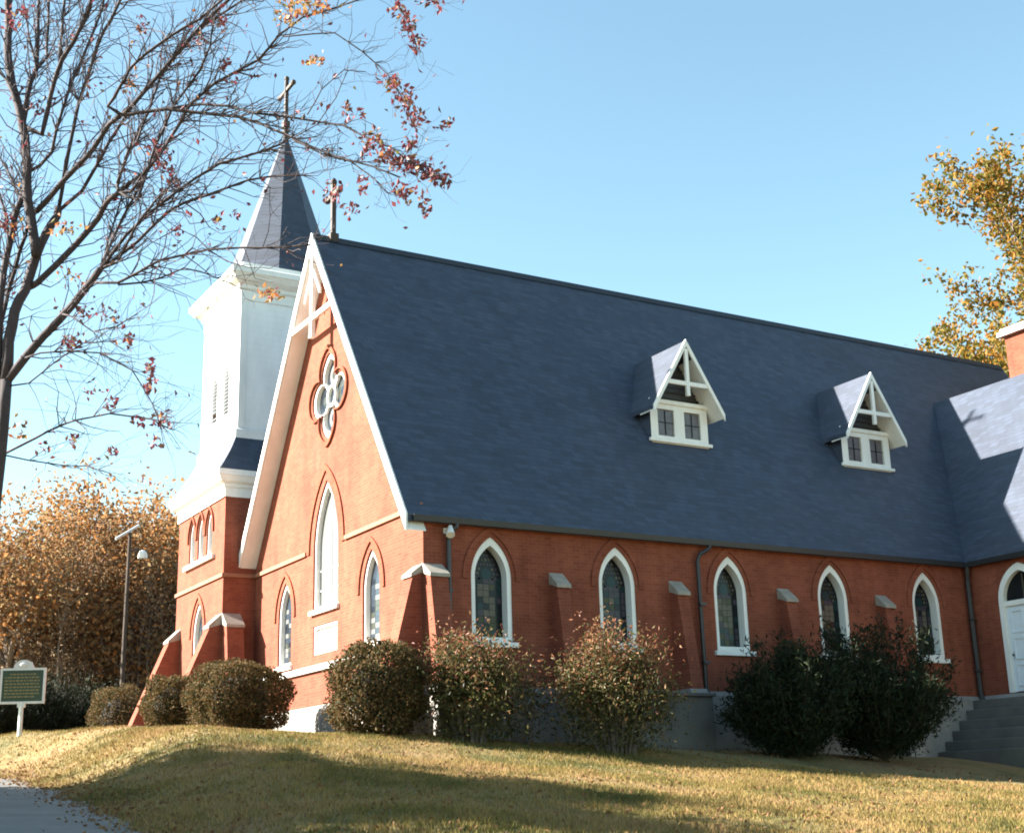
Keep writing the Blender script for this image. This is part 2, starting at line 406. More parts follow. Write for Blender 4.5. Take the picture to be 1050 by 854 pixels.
# --- windows : local frame x across, y inward from the wall face, z up from the sill
def lancet(loc, rot, hw, zs, rise, kind, ft=.09):
    out = arch(0, hw, 0, zs, rise); inn = arch(0, hw-ft, ft, zs, rise*(hw-ft)/hw)
    gy = .27 if kind == 'stained' else .17
    fr = MB(); ring(fr, out, inn, lambda a, b: (a, .03 if kind == 'stained' else .045, b), lambda a, b: (a, gy+.03, b))
    gl = MB(); n = len(inn); gl.add([(a, gy, b) for a, b in inn], [tuple(range(n))[::-1]], 0)
    rr = random.Random(int(loc[0]*10+loc[1]*7))
    wi = hw-ft; y = gy-.006
    def quad(a0, a1, b0, b1, m): gl.add([(a0, y, b0), (a1, y, b0), (a1, y, b1), (a0, y, b1)], [(0, 1, 2, 3)], m)
    if kind == 'stained':
        mats = [GL_D, GL_B, GL_P, GL_O, GL_T]
        rows = 9; h = (zs-.12)/rows
        for j in range(rows):
            for k in range(3):
                a0 = -wi*.56+k*wi*.373; m = (1 if 2 < j < 8 else 2) if rr.random() < .6 else rr.choice([2, 3, 0, 4])
                if j < 2: m = rr.choice([4, 3, 0, 2])
                quad(a0+.006, a0+wi*.373-.006, .16+j*h+.006, .16+(j+1)*h-.006, m)
            for sx in (-1, 1):
                quad(sx*wi*.80-.05, sx*wi*.80+.05, .16+j*h+.01, .16+(j+1)*h-.01, rr.choice([0, 0, 4, 2]))
        gl.add([(.13*math.cos(t*math.pi/6), y-.002, zs+.12+.13*math.sin(t*math.pi/6)) for t in range(12)], [tuple(range(12))], 4)
        for j in range(7):
            for k in range(-4, 5):
                cx_ = k*.085+(j % 2)*.0425; cz_ = zs+.02+j*.105
                lim = wi*(1-((cz_-zs+.09)/(rise*1.02))**1.35) if cz_ > zs else wi
                if abs(cx_) < lim-.05 and math.hypot(cx_, cz_-zs-.12) > .17:
                    gl.add([(cx_-.036, y, cz_), (cx_, y, cz_-.046), (cx_+.036, y, cz_), (cx_, y, cz_+.046)], [(0, 1, 2, 3)], rr.choice([2, 3, 1, 2]))
    elif kind == 'pale':
        mats = [PL_B, PL_G, PL_D, PL_W]
        for j in range(11):
            for k in range(3):
                h = (zs+.12)/11; a0 = -wi+.03+k*(2*wi-.06)/3
                quad(a0+.008, a0+(2*wi-.06)/3-.008, .12+j*h+.006, .12+(j+1)*h-.006, rr.choice([0, 0, 1, 2, 3]))
    else:
        mats = [PL_W, WHITE_W]
        gl.box(-.02, .02, .150, .1635, ft, zs+rise*.55, 1)
        for q in (.33, .66): gl.box(-wi+.02, wi-.02, .152, .1635, zs*q-.018, zs*q+.018, 1)
    fo = obj('lancet_window', fr, WHITE, church, loc, rot)
    obj('leaded_glass' if kind != 'cover' else 'cover_pane', gl, mats, fo, (0, 0, 0), local=True)
    sb = MB().box(-hw-.1, hw+.1, -.09, .045, -.12, -.002)
    obj('window_sill', sb, WHITE, fo, (0, 0, 0), local=True, bevel=.012)
    return fo
for i in range(5): lancet(((i+.5)*B, 0, 1.52), 0, .52, 1.43, .92, 'stained', .11)
lancet((0, YR, 2.92), -math.pi/2, .80, 1.53, 1.75, 'cover', .07)
for y in (2.72, W-2.72): lancet((0, y, 1.72), -math.pi/2, .48, 1.30, .92, 'pale', .07)
# tablet recess below the great window
mb = MB().box(.10, .16, 4.722, 6.238, 1.802, 2.518); ring(mb, panel, [(4.80, 1.88), (6.16, 1.88), (6.16, 2.44), (4.80, 2.44)], lambda a, b: (.03, a, b), lambda a, b: (.10, a, b))
tag(obj('wall_tablet', mb, WHITE, church), 'white blank tablet under the tall facade window')
# quatrefoil window
fr = MB(); ring(fr, lobe_outline(0, 0, 1.02), lobe_outline(0, 0, .90), lambda a, b: (a, .05, b), lambda a, b: (a, .2, b))
for k in range(4):
    a0 = k*math.pi/2+math.pi/4; 
cr = [(.30*math.cos(2*math.pi*i/24), .30*math.sin(2*math.pi*i/24)) for i in range(24)]
ci = [(.23*math.cos(2*math.pi*i/24), .23*math.sin(2*math.pi*i/24)) for i in range(24)]
ring(fr, cr, ci, lambda a, b: (a, .08, b), lambda a, b: (a, .17, b))
for k in range(4):
    a = k*math.pi/2+math.pi/4; c, s_ = math.cos(a), math.sin(a)
    fr.prism([(.29, -.035), (.56, -.035), (.56, .035), (.29, .035)], lambda p, q, c=c, s_=s_: (p*c-q*s_, .085, p*s_+q*c), lambda p, q, c=c, s_=s_: (p*c-q*s_, .16, p*s_+q*c))
fo = obj('quatrefoil_window', fr, WHITE, church, (0, QY, QZ), -math.pi/2)
gl = MB(); lo = lobe_outline(0, 0, .91); gl.add([(a, .17, b) for a, b in lo], [tuple(range(len(lo)))[::-1]], 0)
for k in range(4):
    a0 = k*math.pi/2; cx_, cz_ = .58*math.cos(a0), .58*math.sin(a0)
    gl.add([(cx_+.27*math.cos(t*math.pi/8), .165, cz_+.27*math.sin(t*math.pi/8)) for t in range(16)], [tuple(range(16))], [1, 3, 2, 3][k])
    gl.add([(cx_+.12*math.cos(t*math.pi/6), .161, cz_+.12*math.sin(t*math.pi/6)) for t in range(12)], [tuple(range(12))], [2, 1, 1, 2][k])
obj('leaded_glass', gl, [PL_B, PL_G, PL_D, PL_W], fo, (0, 0, 0), local=True)

# --- roofs
def slab(mb, poly, f0, f1): return mb.prism(poly, f0, f1)
XF, XB = -.46, 26.4
TH = .17
mb = MB()
prof = [(-EO, ZE), (YR, ZR), (W+EO, ZE), (W+EO, ZE-TH), (YR, ZR-TH*1.9), (-EO, ZE-TH)]
n = len(prof)
a = [(XF, y, z) for y, z in prof]; b = [(XB, y, z) for y, z in prof]
mb.add(a+b, [(0, 1, n+1, n), (1, 2, n+2, n+1), (2, 3, n+3, n+2), (3, 4, n+4, n+3), (4, 5, n+5, n+4), (5, 0, n, n+5), (0, 5, 4, 1), (1, 4, 3, 2), (n, n+1, n+4, n+5), (n+1, n+2, n+3, n+4)])
roof = obj('nave_roof', mb, SLATE, church)
mb = MB(); mb.prism([(YR-.14, ZR-.17), (YR, ZR+.045), (YR+.14, ZR-.17), (YR, ZR-.02)], lambda a, b: (XF+.02, a, b), lambda a, b: (XB-.02, a, b))
obj('ridge_cap', mb, GUTTER, roof, (0, 0, 0))
mb = MB(); mb.prism([(-EO-.11, ZE-.03), (-EO-.005, ZE-.03), (-EO-.005, ZE-.16), (-EO-.09, ZE-.16)], lambda a, b: (XF+.12, a, b), lambda a, b: (L-.3, a, b))
obj('gutter', mb, GUTTER, church)
# bargeboards, soffit, king-post truss
def rk(y, d): return ZE+TP*((y+EO) if y < YR else (W-y+EO)) + d
mb = MB()
def rake_board(mb, y0, y1, x0, x1, top, bot):
    mb.prism([(y0, rk(y0, bot)), (y1, rk(y1, bot)), (y1, rk(y1, top)), (y0, rk(y0, top))], lambda a, b: (x0, a, b), lambda a, b: (x1, a, b))
rake_board(mb, -EO-.03, YR-.0005, XF-.055, XF-.004, .05, -.34)
obj('bargeboard', mb, WHITE, church); mb = MB()
rake_board(mb, YR+.0005, TY0-.02, XF-.055, XF-.004, .05, -.34)
obj('bargeboard', mb, WHITE, church)
mb = MB()
rake_board(mb, -EO-.0, YR-.002, XF+.002, -.004, -.335, -.37)
obj('soffit', mb, WHITE_W, church); mb = MB()
rake_board(mb, YR+.002, TY0-.03, XF+.002, -.004, -.335, -.37)
obj('soffit', mb, WHITE_W, church)
mb = MB()
zc = 10.52; yl = (zc-ZE)/TP-EO
mb.box(XF-.035, XF+.06, yl+.1, W-yl-.1, zc-.07, zc+.07)
mb.box(XF-.045, XF+.07, YR-.075, YR+.075, 10.05, ZR-.34)
mb.box(XF-.055, XF+.08, YR-.10, YR+.10, 9.98, 10.08)
for s_ in (-1, 1):
    p0, p1 = (YR+s_*.075, 11.75), (YR+s_*.52, 11.05)
    mb.prism([(p0[0], p0[1]), (p1[0], p1[1]), (p1[0], p1[1]+.16), (p0[0], p0[1]+.16)], lambda a, b: (XF-.02, a, b), lambda a, b: (XF+.05, a, b))
obj('gable_truss', mb, WHITE, church, bevel=.01)
# ridge cross
def cross(name, loc, h, arm, t, za, mat, parent):
    mb = MB()
    mb.box(-t, t, -t, t, 0, h)
    mb.box(-t*.9, t*.9, -arm, arm, za-t, za+t)
    for p in ((0, -arm, za), (0, arm, za), (0, 0, h)): mb.ball(p, t*1.7, t*1.7, t*1.7, 8, 6)
    mb.box(-t*2, t*2, -t*2, t*2, -.12, .12)
    return obj(name, mb, mat, parent, loc)
cross('cross', (.12, YR, ZR+.0), 1.66, .42, .06, 1.28, IRON, roof)

# --- dormers
def dormer(xc):
    mb = MB(); hw = .95; y0 = 1.75
    hole = [[(s_*.44-.27, 7.36), (s_*.44+.27, 7.36), (s_*.44+.27, 8.10), (s_*.44-.27, 8.10)] for s_ in (-1, 1)]
    wall_panel(mb, [(-hw, 7.12), (hw, 7.12), (hw, 8.36), (-hw, 8.36)], hole, lambda a, b, d: (xc+a, y0+d, b), .07)
    mb.box(xc-hw, xc+hw, y0+.13, y0+.18, 7.13, 8.3)
    d = obj('dormer', mb, WHITE, church)
    for s_ in (-1, 1): obj('cheek', MB().box(xc+s_*(hw-.06), xc+s_*(hw+.004), y0+.012, 2.75, 6.9, 8.34), SLATE, d)
    mb = MB(); RW, RZ_, EZ = 1.15, 9.96, 8.05; t = .07
    def yb(z): return (z-ZE)/TP-EO+.12
    for s_ in (-1, 1):
        q = [(0, RZ_), (s_*RW, EZ), (s_*RW, EZ-t*1.6), (0, RZ_-t*1.6)]
        f = [(xc+a, 1.30, b) for a, b in q]; g_ = [(xc+a, yb(b), b) for a, b in q]
        mb.add(f+g_, [(0, 1, 2, 3), (4, 7, 6, 5), (0, 4, 5, 1), (1, 5, 6, 2), (2, 6, 7, 3), (3, 7, 4, 0)])
    obj('dormer_roof', mb, SLATE_T, d)
    for s_ in (-1, 1):
        mb = MB(); mb.prism([(s_*.0015, RZ_+.03), (s_*(RW+.03), EZ-.02), (s_*(RW+.03), EZ-.21), (s_*.0015, RZ_-.17)], lambda a, b: (xc+a, 1.245, b), lambda a, b: (xc+a, 1.298, b))
        obj('bargeboard', mb, WHITE, d)
    for s_ in (-1, 1):
        mb = MB(); mb.prism([(s_*.03, RZ_-.125), (s_*(RW-.01), EZ-.125), (s_*(RW-.01), EZ-.15), (s_*.03, RZ_-.15)], lambda a, b: (xc+a, 1.302, b), lambda a, b: (xc+a, 1.95, b))
        obj('soffit', mb, WHITE, d)
    mb = MB(); mb.box(xc-.66, xc+.66, 1.262, 1.33, 8.68, 8.80); mb.box(xc-.055, xc+.055, 1.255, 1.34, 8.40, 9.72)
    obj('gable_truss', mb, WHITE, d, bevel=.008)
    mb = MB(); mb.add([(xc-.86, 1.9, 8.362), (xc+.86, 1.9, 8.362), (xc, 1.9, 9.78)], [(0, 1, 2)])
    for k in range(7):
        zz = 8.47+k*.16; hw_ = (9.75-zz)/1.62
        mb.box(xc-hw_, xc+hw_, 1.86, 1.895, zz, zz+.03)
    obj('dark_gable_recess', mb, DARK_M, d)  # dark triangle and slats stand in for the shaded recess behind the truss
    mb = MB().box(xc-1.03, xc+1.03, 1.67, 1.752, 7.17, 7.26)
    obj('sill', mb, WHITE, d, bevel=.01); obj('window_head', MB().box(xc-.99, xc+.99, 1.70, 1.746, 8.24, 8.355), WHITE, d, bevel=.01)
    for s_ in (-1, 1):
        mb = MB().add([(xc+s_*.44-.25, y0+.05, 7.36), (xc+s_*.44+.25, y0+.05, 7.36), (xc+s_*.44+.25, y0+.05, 8.08), (xc+s_*.44-.25, y0+.05, 8.08)], [(0, 1, 2, 3)])
        c0 = xc+s_*.44
        mb.box(c0-.012, c0+.012, y0+.03, y0+.048, 7.41, 8.07, 1); mb.box(c0-.26, c0+.26, y0+.032, y0+.047, 7.73, 7.752, 1)
        obj('window_pane', mb, [GL_DORM, GL_D], d)
    return d
for xc in (8.6, 15.4): dormer(xc)

# --- buttresses (profile in outward distance p and height z)
def buttress(f, c, wd, ztop, zcap, pt, pb, zb=.5, base=.16, mat=BRICK):
    """f(p, a, z): outward p, along the wall a"""
    h = wd/2; mb = MB()
    body = [(-.05, GB), (pb, GB), (pb, zb), (pt, zcap), (-.05, zcap+.1)]
    mb.prism(body, lambda p, z: f(p, c-h, z), lambda p, z: f(p, c+h, z))
    o = obj('buttress', mb, mat, church)
    cap = [(-.03, ztop), (pt+.07, zcap-.02), (pt+.07, zcap-.10), (-.03, zcap+.02)]
    mb = MB(); mb.prism(cap, lambda p, z: f(p, c-h-.03, z), lambda p, z: f(p, c+h+.03, z))
    obj('cap_stone', mb, STONE, o, bevel=.01)
    bs = [(.0, GB), (pb+.10, GB), (pb+.10, zb-.10), (pb+.0, zb+.04), (.0, zb+.04)]
    mb = MB(); mb.prism(bs, lambda p, z: f(p, c-h-.08, z), lambda p, z: f(p, c+h+.08, z))
    obj('buttress_base', mb, BASE, o, bevel=.012)
    return o
fside = lambda p, a, z: (a, -p, z)
ffac = lambda p, a, z: (-p, a, z)
for k in range(1, 5): buttress(fside, k*B, .33, 3.17, 2.86, .28, .66)
buttress(fside, .225, .43, 3.19, 2.93, .30, .74)
buttress(ffac, .262, .44, 3.19, 2.96, .22, .86)
ftow = lambda p, a, z: (TX0-p, a, z)
ftoy = lambda p, a, z: (a, TY0-p, z)
buttress(ftow, TY0+.27, .46, 3.42, 3.06, .30, 1.36)
buttress(ftow, TY1-.27, .46, 3.42, 3.06, .30, 1.36)
buttress(ftoy, TX0+.262, .48, 3.42, 3.06, .34, .8)

# --- downspouts
def spout(pts, r=.055, zb=(1.2, 2.6)):
    mb = MB(); mb.tube(pts, r, 8)
    for z in zb:
        p = pts[-1]; mb.box(p[0]-.09, p[0]+.09, p[1]-.02, p[1]+.1, z-.03, z+.03)
    return obj('downspout', mb, DARK_M, church)
spout([(.75, -.2, 4.07), (.72, -.2, 3.98), (.60, -.12, 3.86), (.585, -.09, 3.7), (.585, -.09, -.6)])
spout([(7.78, -.2, 4.07), (7.76, -.2, 3.98), (7.52, -.12, 3.83), (7.45, -.10, 3.66), (7.45, -.13, .6), (7.45, -.22, .45), (7.45, -.22, -.9)])
spout([(16.84, -.2, 4.1), (16.84, -.19, 3.9), (16.87, -.14, 3.7), (16.87, -.14, .6), (16.87, -.2, .4), (16.87, -.2, -1.2)], .065)
spout([(.35, TY0-.12, 6.9), (.35, TY0-.12, 4.9), (.42, TY0-.1, 4.7), (.42, TY0-.1, 4.0)], .055, (4.2,))

# --- bell tower
tz = 6.9
ty = lambda a, b, d: (TX0+d, a, b)
trip = [arch(y, .27, 5.22, 6.02, .55) for y in (11.95, 12.775, 13.6)]
low = arch(TCY, .48, 1.9, 3.05, .92)
mb = MB(); wall_panel(mb, [(TY0, GB), (TY1, GB), (TY1, tz), (TY0, tz)], trip+[low], ty, .22)
mb.add([(TX0, TY0, GB), (TX1, TY0, GB), (TX1, TY0, tz), (TX0, TY0, tz)], [(0, 1, 2, 3)])
mb.add([(TX0, TY1, GB), (TX1, TY1, GB), (TX1, TY1, tz), (TX0, TY1, tz)], [(0, 1, 2, 3)])
mb.add([(TX1, TY0, GB), (TX1, TY1, GB), (TX1, TY1, tz), (TX1, TY0, tz)], [(0, 1, 2, 3)])
obj('tower_wall', mb, BRICK, church)
for y in (11.95, 12.775, 13.6): 
    lancet((TX0, y, 5.22), -math.pi/2, .27, .80, .55, 'pale', .05)
    hood('hood_mould', ty, y, .27, 5.9, 6.02, .55, .06, .14, BRICK_LT, .05)
lancet((TX0, TCY, 1.9), -math.pi/2, .48, 1.15, .92, 'pale', .07)
hood('hood_mould', ty, TCY, .48, 2.98, 3.05, .92, .15, .27, BRICK_LT)
obj('sill_band', MB().box(TX0-.1, TX0+.02, 11.4, 14.15, 5.08, 5.20), WHITE_W, church, bevel=.01)
mb = MB(); ringz = lambda o, z: [(TX0-o, TY0-o, z), (TX1+o, TY0-o, z), (TX1+o, TY1+o, z), (TX0-o, TY1+o, z)]
def loft(mb, levels, cap=True, m=0):
    k = len(mb.v); n = len(levels[0])
    for l in levels: mb.v += l
    for i in range(len(levels)-1):
        for j in range(n): mb.f.append((k+i*n+j, k+i*n+(j+1) % n, k+(i+1)*n+(j+1) % n, k+(i+1)*n+j)); mb.m.append(m)
    if cap:
        mb.f += [tuple(range(k, k+n))[::-1], tuple(range(k+(len(levels)-1)*n, k+len(levels)*n))]; mb.m += [m, m]
    return mb
obj('string_course', loft(MB(), [ringz(.06, 4.41), ringz(.06, 4.52)]), STRING, church, bevel=.01)
obj('stone_base', loft(MB(), [ringz(.1, GB), ringz(.1, .44), ringz(.02, .54)]), BASE, church)
obj('tower_cornice', loft(MB(), [ringz(.05, 6.72), ringz(.05, 6.98), ringz(.10, 7.0), ringz(.10, 7.08), ringz(.22, 7.14), ringz(.30, 7.28), ringz(.33, 7.30), ringz(.33, 7.46)]), WHITE, church)
BH = 1.72; BXD = .225; BX = BH+BXD
sq = lambda h, z: [(TCX-h-BXD, TCY-h, z), (TCX+h+BXD, TCY-h, z), (TCX+h+BXD, TCY+h, z), (TCX-h-BXD, TCY+h, z)]
th_ = (TY1-TY0)/2
skirt = [sq(th_+.30, 7.462)]
for i in range(1, 9):
    t = i/8; skirt.append(sq(th_+.30-(th_+.30-BH-.03)*(1-(1-t)**1.35), 7.462+1.36*t))
obj('skirt_roof', loft(MB(), skirt), SLATE_T, church)
obj('belfry_base', loft(MB(), [sq(BH+.10, 8.60), sq(BH+.10, 8.86), sq(BH+.02, 8.92)]), WHITE, church)
mb = MB()
bel = [arch(TCY+o, .25, 9.6, 10.65, .6) for o in (-.55, .55)]
bf = lambda a, b, d: (TCX-BX+d, a, b)
wall_panel(mb, [(TCY-BH, 8.9), (TCY+BH, 8.9), (TCY+BH, 13.3), (TCY-BH, 13.3)], bel, bf, .12)
x0, x1, y0, y1 = TCX-BX, TCX+BX, TCY-BH, TCY+BH
mb.add([(x0, y0, 8.9), (x1, y0, 8.9), (x1, y0, 13.3), (x0, y0, 13.3)], [(0, 1, 2, 3)])
mb.add([(x0, y1, 8.9), (x1, y1, 8.9), (x1, y1, 13.3), (x0, y1, 13.3)], [(0, 1, 2, 3)])
mb.add([(x1, y0, 8.9), (x1, y1, 8.9), (x1, y1, 13.3), (x1, y0, 13.3)], [(0, 1, 2, 3)])
def board_mat():
    m, n, b = new_mat('white_lapboard')
    tc = N(n, 'ShaderNodeTexCoord'); sp = N(n, 'ShaderNodeSeparateXYZ'); n.links.new(tc.outputs['Object'], sp.inputs[0])
    q = N(n, 'ShaderNodeMath', operation='MULTIPLY'); n.links.new(sp.outputs[2], q.inputs[0]); q.inputs[1].default_value = 1/.19
    fr_ = N(n, 'ShaderNodeMath', operation='FRACT'); n.links.new(q.outputs[0], fr_.inputs[0])
    f = noise(n, 2.2, 6, .7, stretch=(1, 1, .3))
    n.links.new(ramp(n, f, [(.3, (.68, .68, .67)), (.7, (.80, .80, .79))]), b.inputs['Base Color']); b.inputs['Roughness'].default_value = .5
    inv = N(n, 'ShaderNodeMath', operation='SUBTRACT'); inv.inputs[0].default_value = 1; n.links.new(fr_.outputs[0], inv.inputs[1])
    bump(n, b, inv.outputs[0], .5, .015); return m
obj('belfry', mb, board_mat(), church)
for o in (-.55, .55):
    mb = MB()
    for k in range(13):
        z = 9.63+k*.115; hw_ = .245 if z < 10.6 else .245*(1-((z-10.6)/.66)**1.5)
        if hw_ < .03: continue
        mb.prism([(.02, z), (.10, z+.07), (.10, z+.09), (.02, z+.02)], lambda p, q, h=hw_: (TCX-BX+p, TCY+o-h, q), lambda p, q, h=hw_: (TCX-BX+p, TCY+o+h, q))
    obj('louvre', mb, plain('louvre_grey', (.26, .28, .31), .6, .1), church)
for sx in (-1, 1):
    for sy in (-1, 1):
        cx_, cy_ = TCX+sx*(BX-.09), TCY+sy*(BH-.09); obj('corner_board', MB().box(cx_-.11, cx_+.11, cy_-.11, cy_+.11, 8.93, 13.18), WHITE, church)
obj('belfry_cornice', loft(MB(), [sq(BH+.035, 12.95), sq(BH+.035, 13.25), sq(BH+.10, 13.30), sq(BH+.12, 13.40), sq(BH+.30, 13.52), sq(BH+.40, 13.66), sq(BH+.44, 13.68), sq(BH+.44, 13.84), sq(BH+.36, 13.90)]), WHITE, church)
obj('spire_plinth', loft(MB(), [sq(BH+.05, 13.88), sq(BH-.02, 14.18)]), WHITE_W, church)
def octa(r, z): return [(TCX+1.12*r/math.cos(math.pi/8)*math.cos(math.pi/8+k*math.pi/4), TCY+r/math.cos(math.pi/8)*math.sin(math.pi/8+k*math.pi/4), z) for k in range(8)]
sp = obj('spire', loft(MB(), [octa(1.66, 14.06), octa(1.56, 14.24), octa(1.40, 14.75), octa(.05, 19.6), octa(.04, 19.85)]), SLATE_T, church)
mb = MB(); mb.tube([(TCX, TCY, 19.55), (TCX, TCY, 19.9), (TCX, TCY, 20.1)], [.10, .10, .06], 10); mb.ball((TCX, TCY, 20.05), .11, .11, .11)
obj('finial', mb, IRON, sp)
cross('cross', (TCX, TCY, 20.05), 1.72, .62, .055, 1.28, IRON, sp)

# --- transept, chimney, door, steps
HX = 3.85; TXR = L+HX; zt = ZE
TRY = -7.2
mb = MB()
door = arch(-1.78, .76, .56, 2.98, .98)
wall_panel(mb, [(-7.0, GB), (0, GB), (0, ZE-.03), (-7.0, ZE-.03)], [door], lambda a, b, d: (L+d, a, b), .25)
mb.add([(L, -7.0, GB), (TXR*2-L, -7.0, GB), (TXR*2-L, -7.0, ZE), (TXR, -7.0, ZE+TP*HX-.25), (L, -7.0, ZE)], [(0, 1, 2, 3, 4)])
mb.add([(TXR*2-L, -7.0, GB), (TXR*2-L, 0, GB), (TXR*2-L, 0, ZE), (TXR*2-L, -7.0, ZE)], [(0, 1, 2, 3)])
obj('transept_wall', mb, BRICK, church)
mb = MB(); prof = [(L-EO, ZE+.001), (TXR, ZE+TP*(HX+EO)), (2*TXR-L+EO, ZE), (2*TXR-L+EO, ZE-TH), (TXR, ZE+TP*(HX+EO)-TH*1.9), (L-EO, ZE-TH)]
def tback(x, z): return (z-ZE)/TP-EO+.10
aa = [(x, TRY, z) for x, z in prof]; bb = [(x, tback(x, z), z) for x, z in prof]
mb.add(aa+bb, [(0, 1, n+1, n), (1, 2, n+2, n+1), (2, 3, n+3, n+2), (3, 4, n+4, n+3), (4, 5, n+5, n+4), (5, 0, n, n+5), (0, 5, 4, 1), (1, 4, 3, 2)])
obj('transept_roof', mb, SLATE_T, church)
mb = MB(); mb.prism([(L-EO-.11, ZE-.03), (L-EO-.005, ZE-.03), (L-EO-.005, ZE-.16), (L-EO-.09, ZE-.16)], lambda a, b: (a, TRY, b), lambda a, b: (a, -EO-.13, b)); obj('gutter', mb, GUTTER, church)
mb = MB(); mb.prism([(-.10, GB), (-.10, .44), (-.02, .54), (0, .54), (0, GB)], lambda a, b: (L+a, -6.9, b), lambda a, b: (L+a, -.12, b)); obj('stone_base', mb, BASE, church)
ch = obj('chimney', MB().box(23.4, 24.5, 1.35, 2.75, 4.5, 12.75), BRICK, church)
obj('chimney_cap', MB().box(23.22, 24.68, 1.17, 2.93, 12.752, 12.90).box(23.3, 24.6, 1.25, 2.85, 12.902, 13.02), WHITE_W, ch, bevel=.012)
# door : local frame x across, y inward, z up from the threshold
out = arch(0, .76, 0, 2.42, .98); inn = arch(0, .60, .0, 2.42, .98*.60/.76)
mb = MB(); ring(mb, out, inn, lambda a, b: (a, -.03, b), lambda a, b: (a, .2, b))
mb.box(-.60, .60, .0, .16, 2.28, 2.42)
df_ = obj('door_frame', mb, WHITE, church, (L, -1.78, .56), -math.pi/2, bevel=.008)
mb = MB().box(-.60, .60, .06, .11, .02, 2.278)
for a0, a1 in ((-.50, -.06), (.06, .50)):
    for b0, b1 in ((.15, .75), (.85, 1.45), (1.55, 2.18)):
        ring(mb, [(a0, b0), (a1, b0), (a1, b1), (a0, b1)], [(a0+.06, b0+.06), (a1-.06, b0+.06), (a1-.06, b1-.06), (a0+.06, b1-.06)], lambda a, b: (a, .035, b), lambda a, b: (a, .0605, b))
dl = obj('door', mb, DOORP, df_, (0, 0, 0), local=True, bevel=.006)
# seen from outside the local +x runs towards world -y, so the handle side (towards the nave) is local -x
hm = MB().ball((-.50, .0, .98), .035, .03, .035).tube([(-.50, .06, .98), (-.50, .0, .98)], .014, 8).box(-.53, -.47, .052, .0595, .88, 1.08)
obj('door_handle', hm, DARK_M, df_, (0, 0, 0), local=True)
fan = arch(0, .60, 2.42, 2.42, .98*.60/.76); gl = MB().add([(a, .12, b) for a, b in fan], [tuple(range(len(fan)))[::-1]], 0)
gl.box(-.015, .015, .10, .118, 2.43, 3.12, 1)
obj('fanlight', gl, [GL_D, GL_B], df_, (0, 0, 0), local=True)
mb = MB().box(16.55, 16.895, -2.7, -.11, GB, .42)
for k in range(5): mb.box(16.548-.31*(k+1), 16.546-.31*k, -2.7-.04*(k+1), -.115-.003*k, GB, .42-.27*(k+1))
obj('steps', mb, CONC, church, bevel=.02)

# --- flood lamp under the eave
fl = thing('flood_lamp', 'small white flood lamp fixed to the brick under the eave', 'lamp', (.60, 0, 3.9))
mb = MB().tube([(.56, -.005, 3.92), (.56, -.14, 3.95)], .022, 8).box(.50, .62, -.02, -.002, 3.86, 3.98); obj('bracket', mb, WHITE, fl)
mb = MB().tube([(.60, -.14, 4.0), (.575, -.20, 3.90), (.54, -.27, 3.78)], [.05, .07, .10], 12); obj('lamp_head', mb, WHITE, fl)

# ================================================================ VEGETATION
def leaves(C, size, aspect=.5, up=None, spread=1.0, rng=RNG, droop=0.0, matidx=None):
    """one folded leaf (two faces) per centre"""
    C = np.asarray(C, float); n = len(C); size = np.broadcast_to(size, (n,))
    d = rng.normal(size=(n, 3)) * spread
    if up is not None: d = d + up
    d[:, 2] -= droop
    d /= np.linalg.norm(d, axis=1, keepdims=True)
    r = rng.normal(size=(n, 3)); s = np.cross(d, r); s /= np.linalg.norm(s, axis=1, keepdims=True); nn = np.cross(d, s)
    L_ = d*size[:, None]; Wd = s*(size*aspect*.5)[:, None]; bend = nn*(size*.14)[:, None]
    V = np.stack([C-L_*.5, C+Wd+bend, C+L_*.5, C-Wd+bend], 1).reshape(-1, 3)
    b = np.arange(n)*4; F = np.stack([np.stack([b, b+1, b+2], 1), np.stack([b, b+2, b+3], 1)], 1).reshape(-1, 3)
    m = np.zeros(2*n, int) if matidx is None else np.repeat(matidx, 2)
    return V.tolist(), F.tolist(), m.tolist()
CLIP_G = leaf_mat('clipped_shrub_leaf', [(.018, .022, .008), (.045, .046, .015), (.075, .064, .022), (.12, .075, .03), (.13, .07, .032), (.19, .13, .06)], .75, .3)
NAND_G = leaf_mat('loose_shrub_green', [(.022, .03, .010), (.055, .062, .018), (.10, .088, .03), (.14, .10, .045)], .5, .3)
NAND_R = leaf_mat('loose_shrub_red', [(.11, .035, .022), (.20, .075, .04), (.26, .13, .065), (.22, .15, .07)], .5, .3)
EVER = leaf_mat('evergreen_leaf', [(.004, .008, .004), (.008, .016, .006), (.013, .022, .008), (.022, .030, .010)], .7, .1)
AUT = leaf_mat('autumn_leaf', [(.15, .095, .045), (.27, .125, .045), (.34, .15, .05), (.30, .20, .11), (.20, .155, .075), (.36, .185, .08)], .7, .5)
AUT2 = leaf_mat('brown_twig_leaf', [(.18, .13, .085), (.29, .205, .13), (.36, .25, .16), (.25, .20, .12)], .8, .5)
GOLDL = leaf_mat('golden_leaf', [(.13, .10, .02), (.24, .14, .02), (.32, .13, .025), (.13, .12, .022), (.08, .09, .02), (.22, .15, .03)], .6, .4)
MYR_R = leaf_mat('myrtle_leaf', [(.08, .025, .032), (.17, .042, .05), (.24, .065, .075), (.08, .055, .035), (.14, .045, .06)], .5, .3)
MYR_O = leaf_mat('myrtle_leaf_orange', [(.35, .11, .05), (.40, .17, .06), (.33, .20, .08), (.12, .11, .03)], .5, .35)
SHADE = leaf_mat('dense_crown_leaf', [(.05, .06, .02), (.10, .08, .025), (.14, .09, .03)], .6, .1)

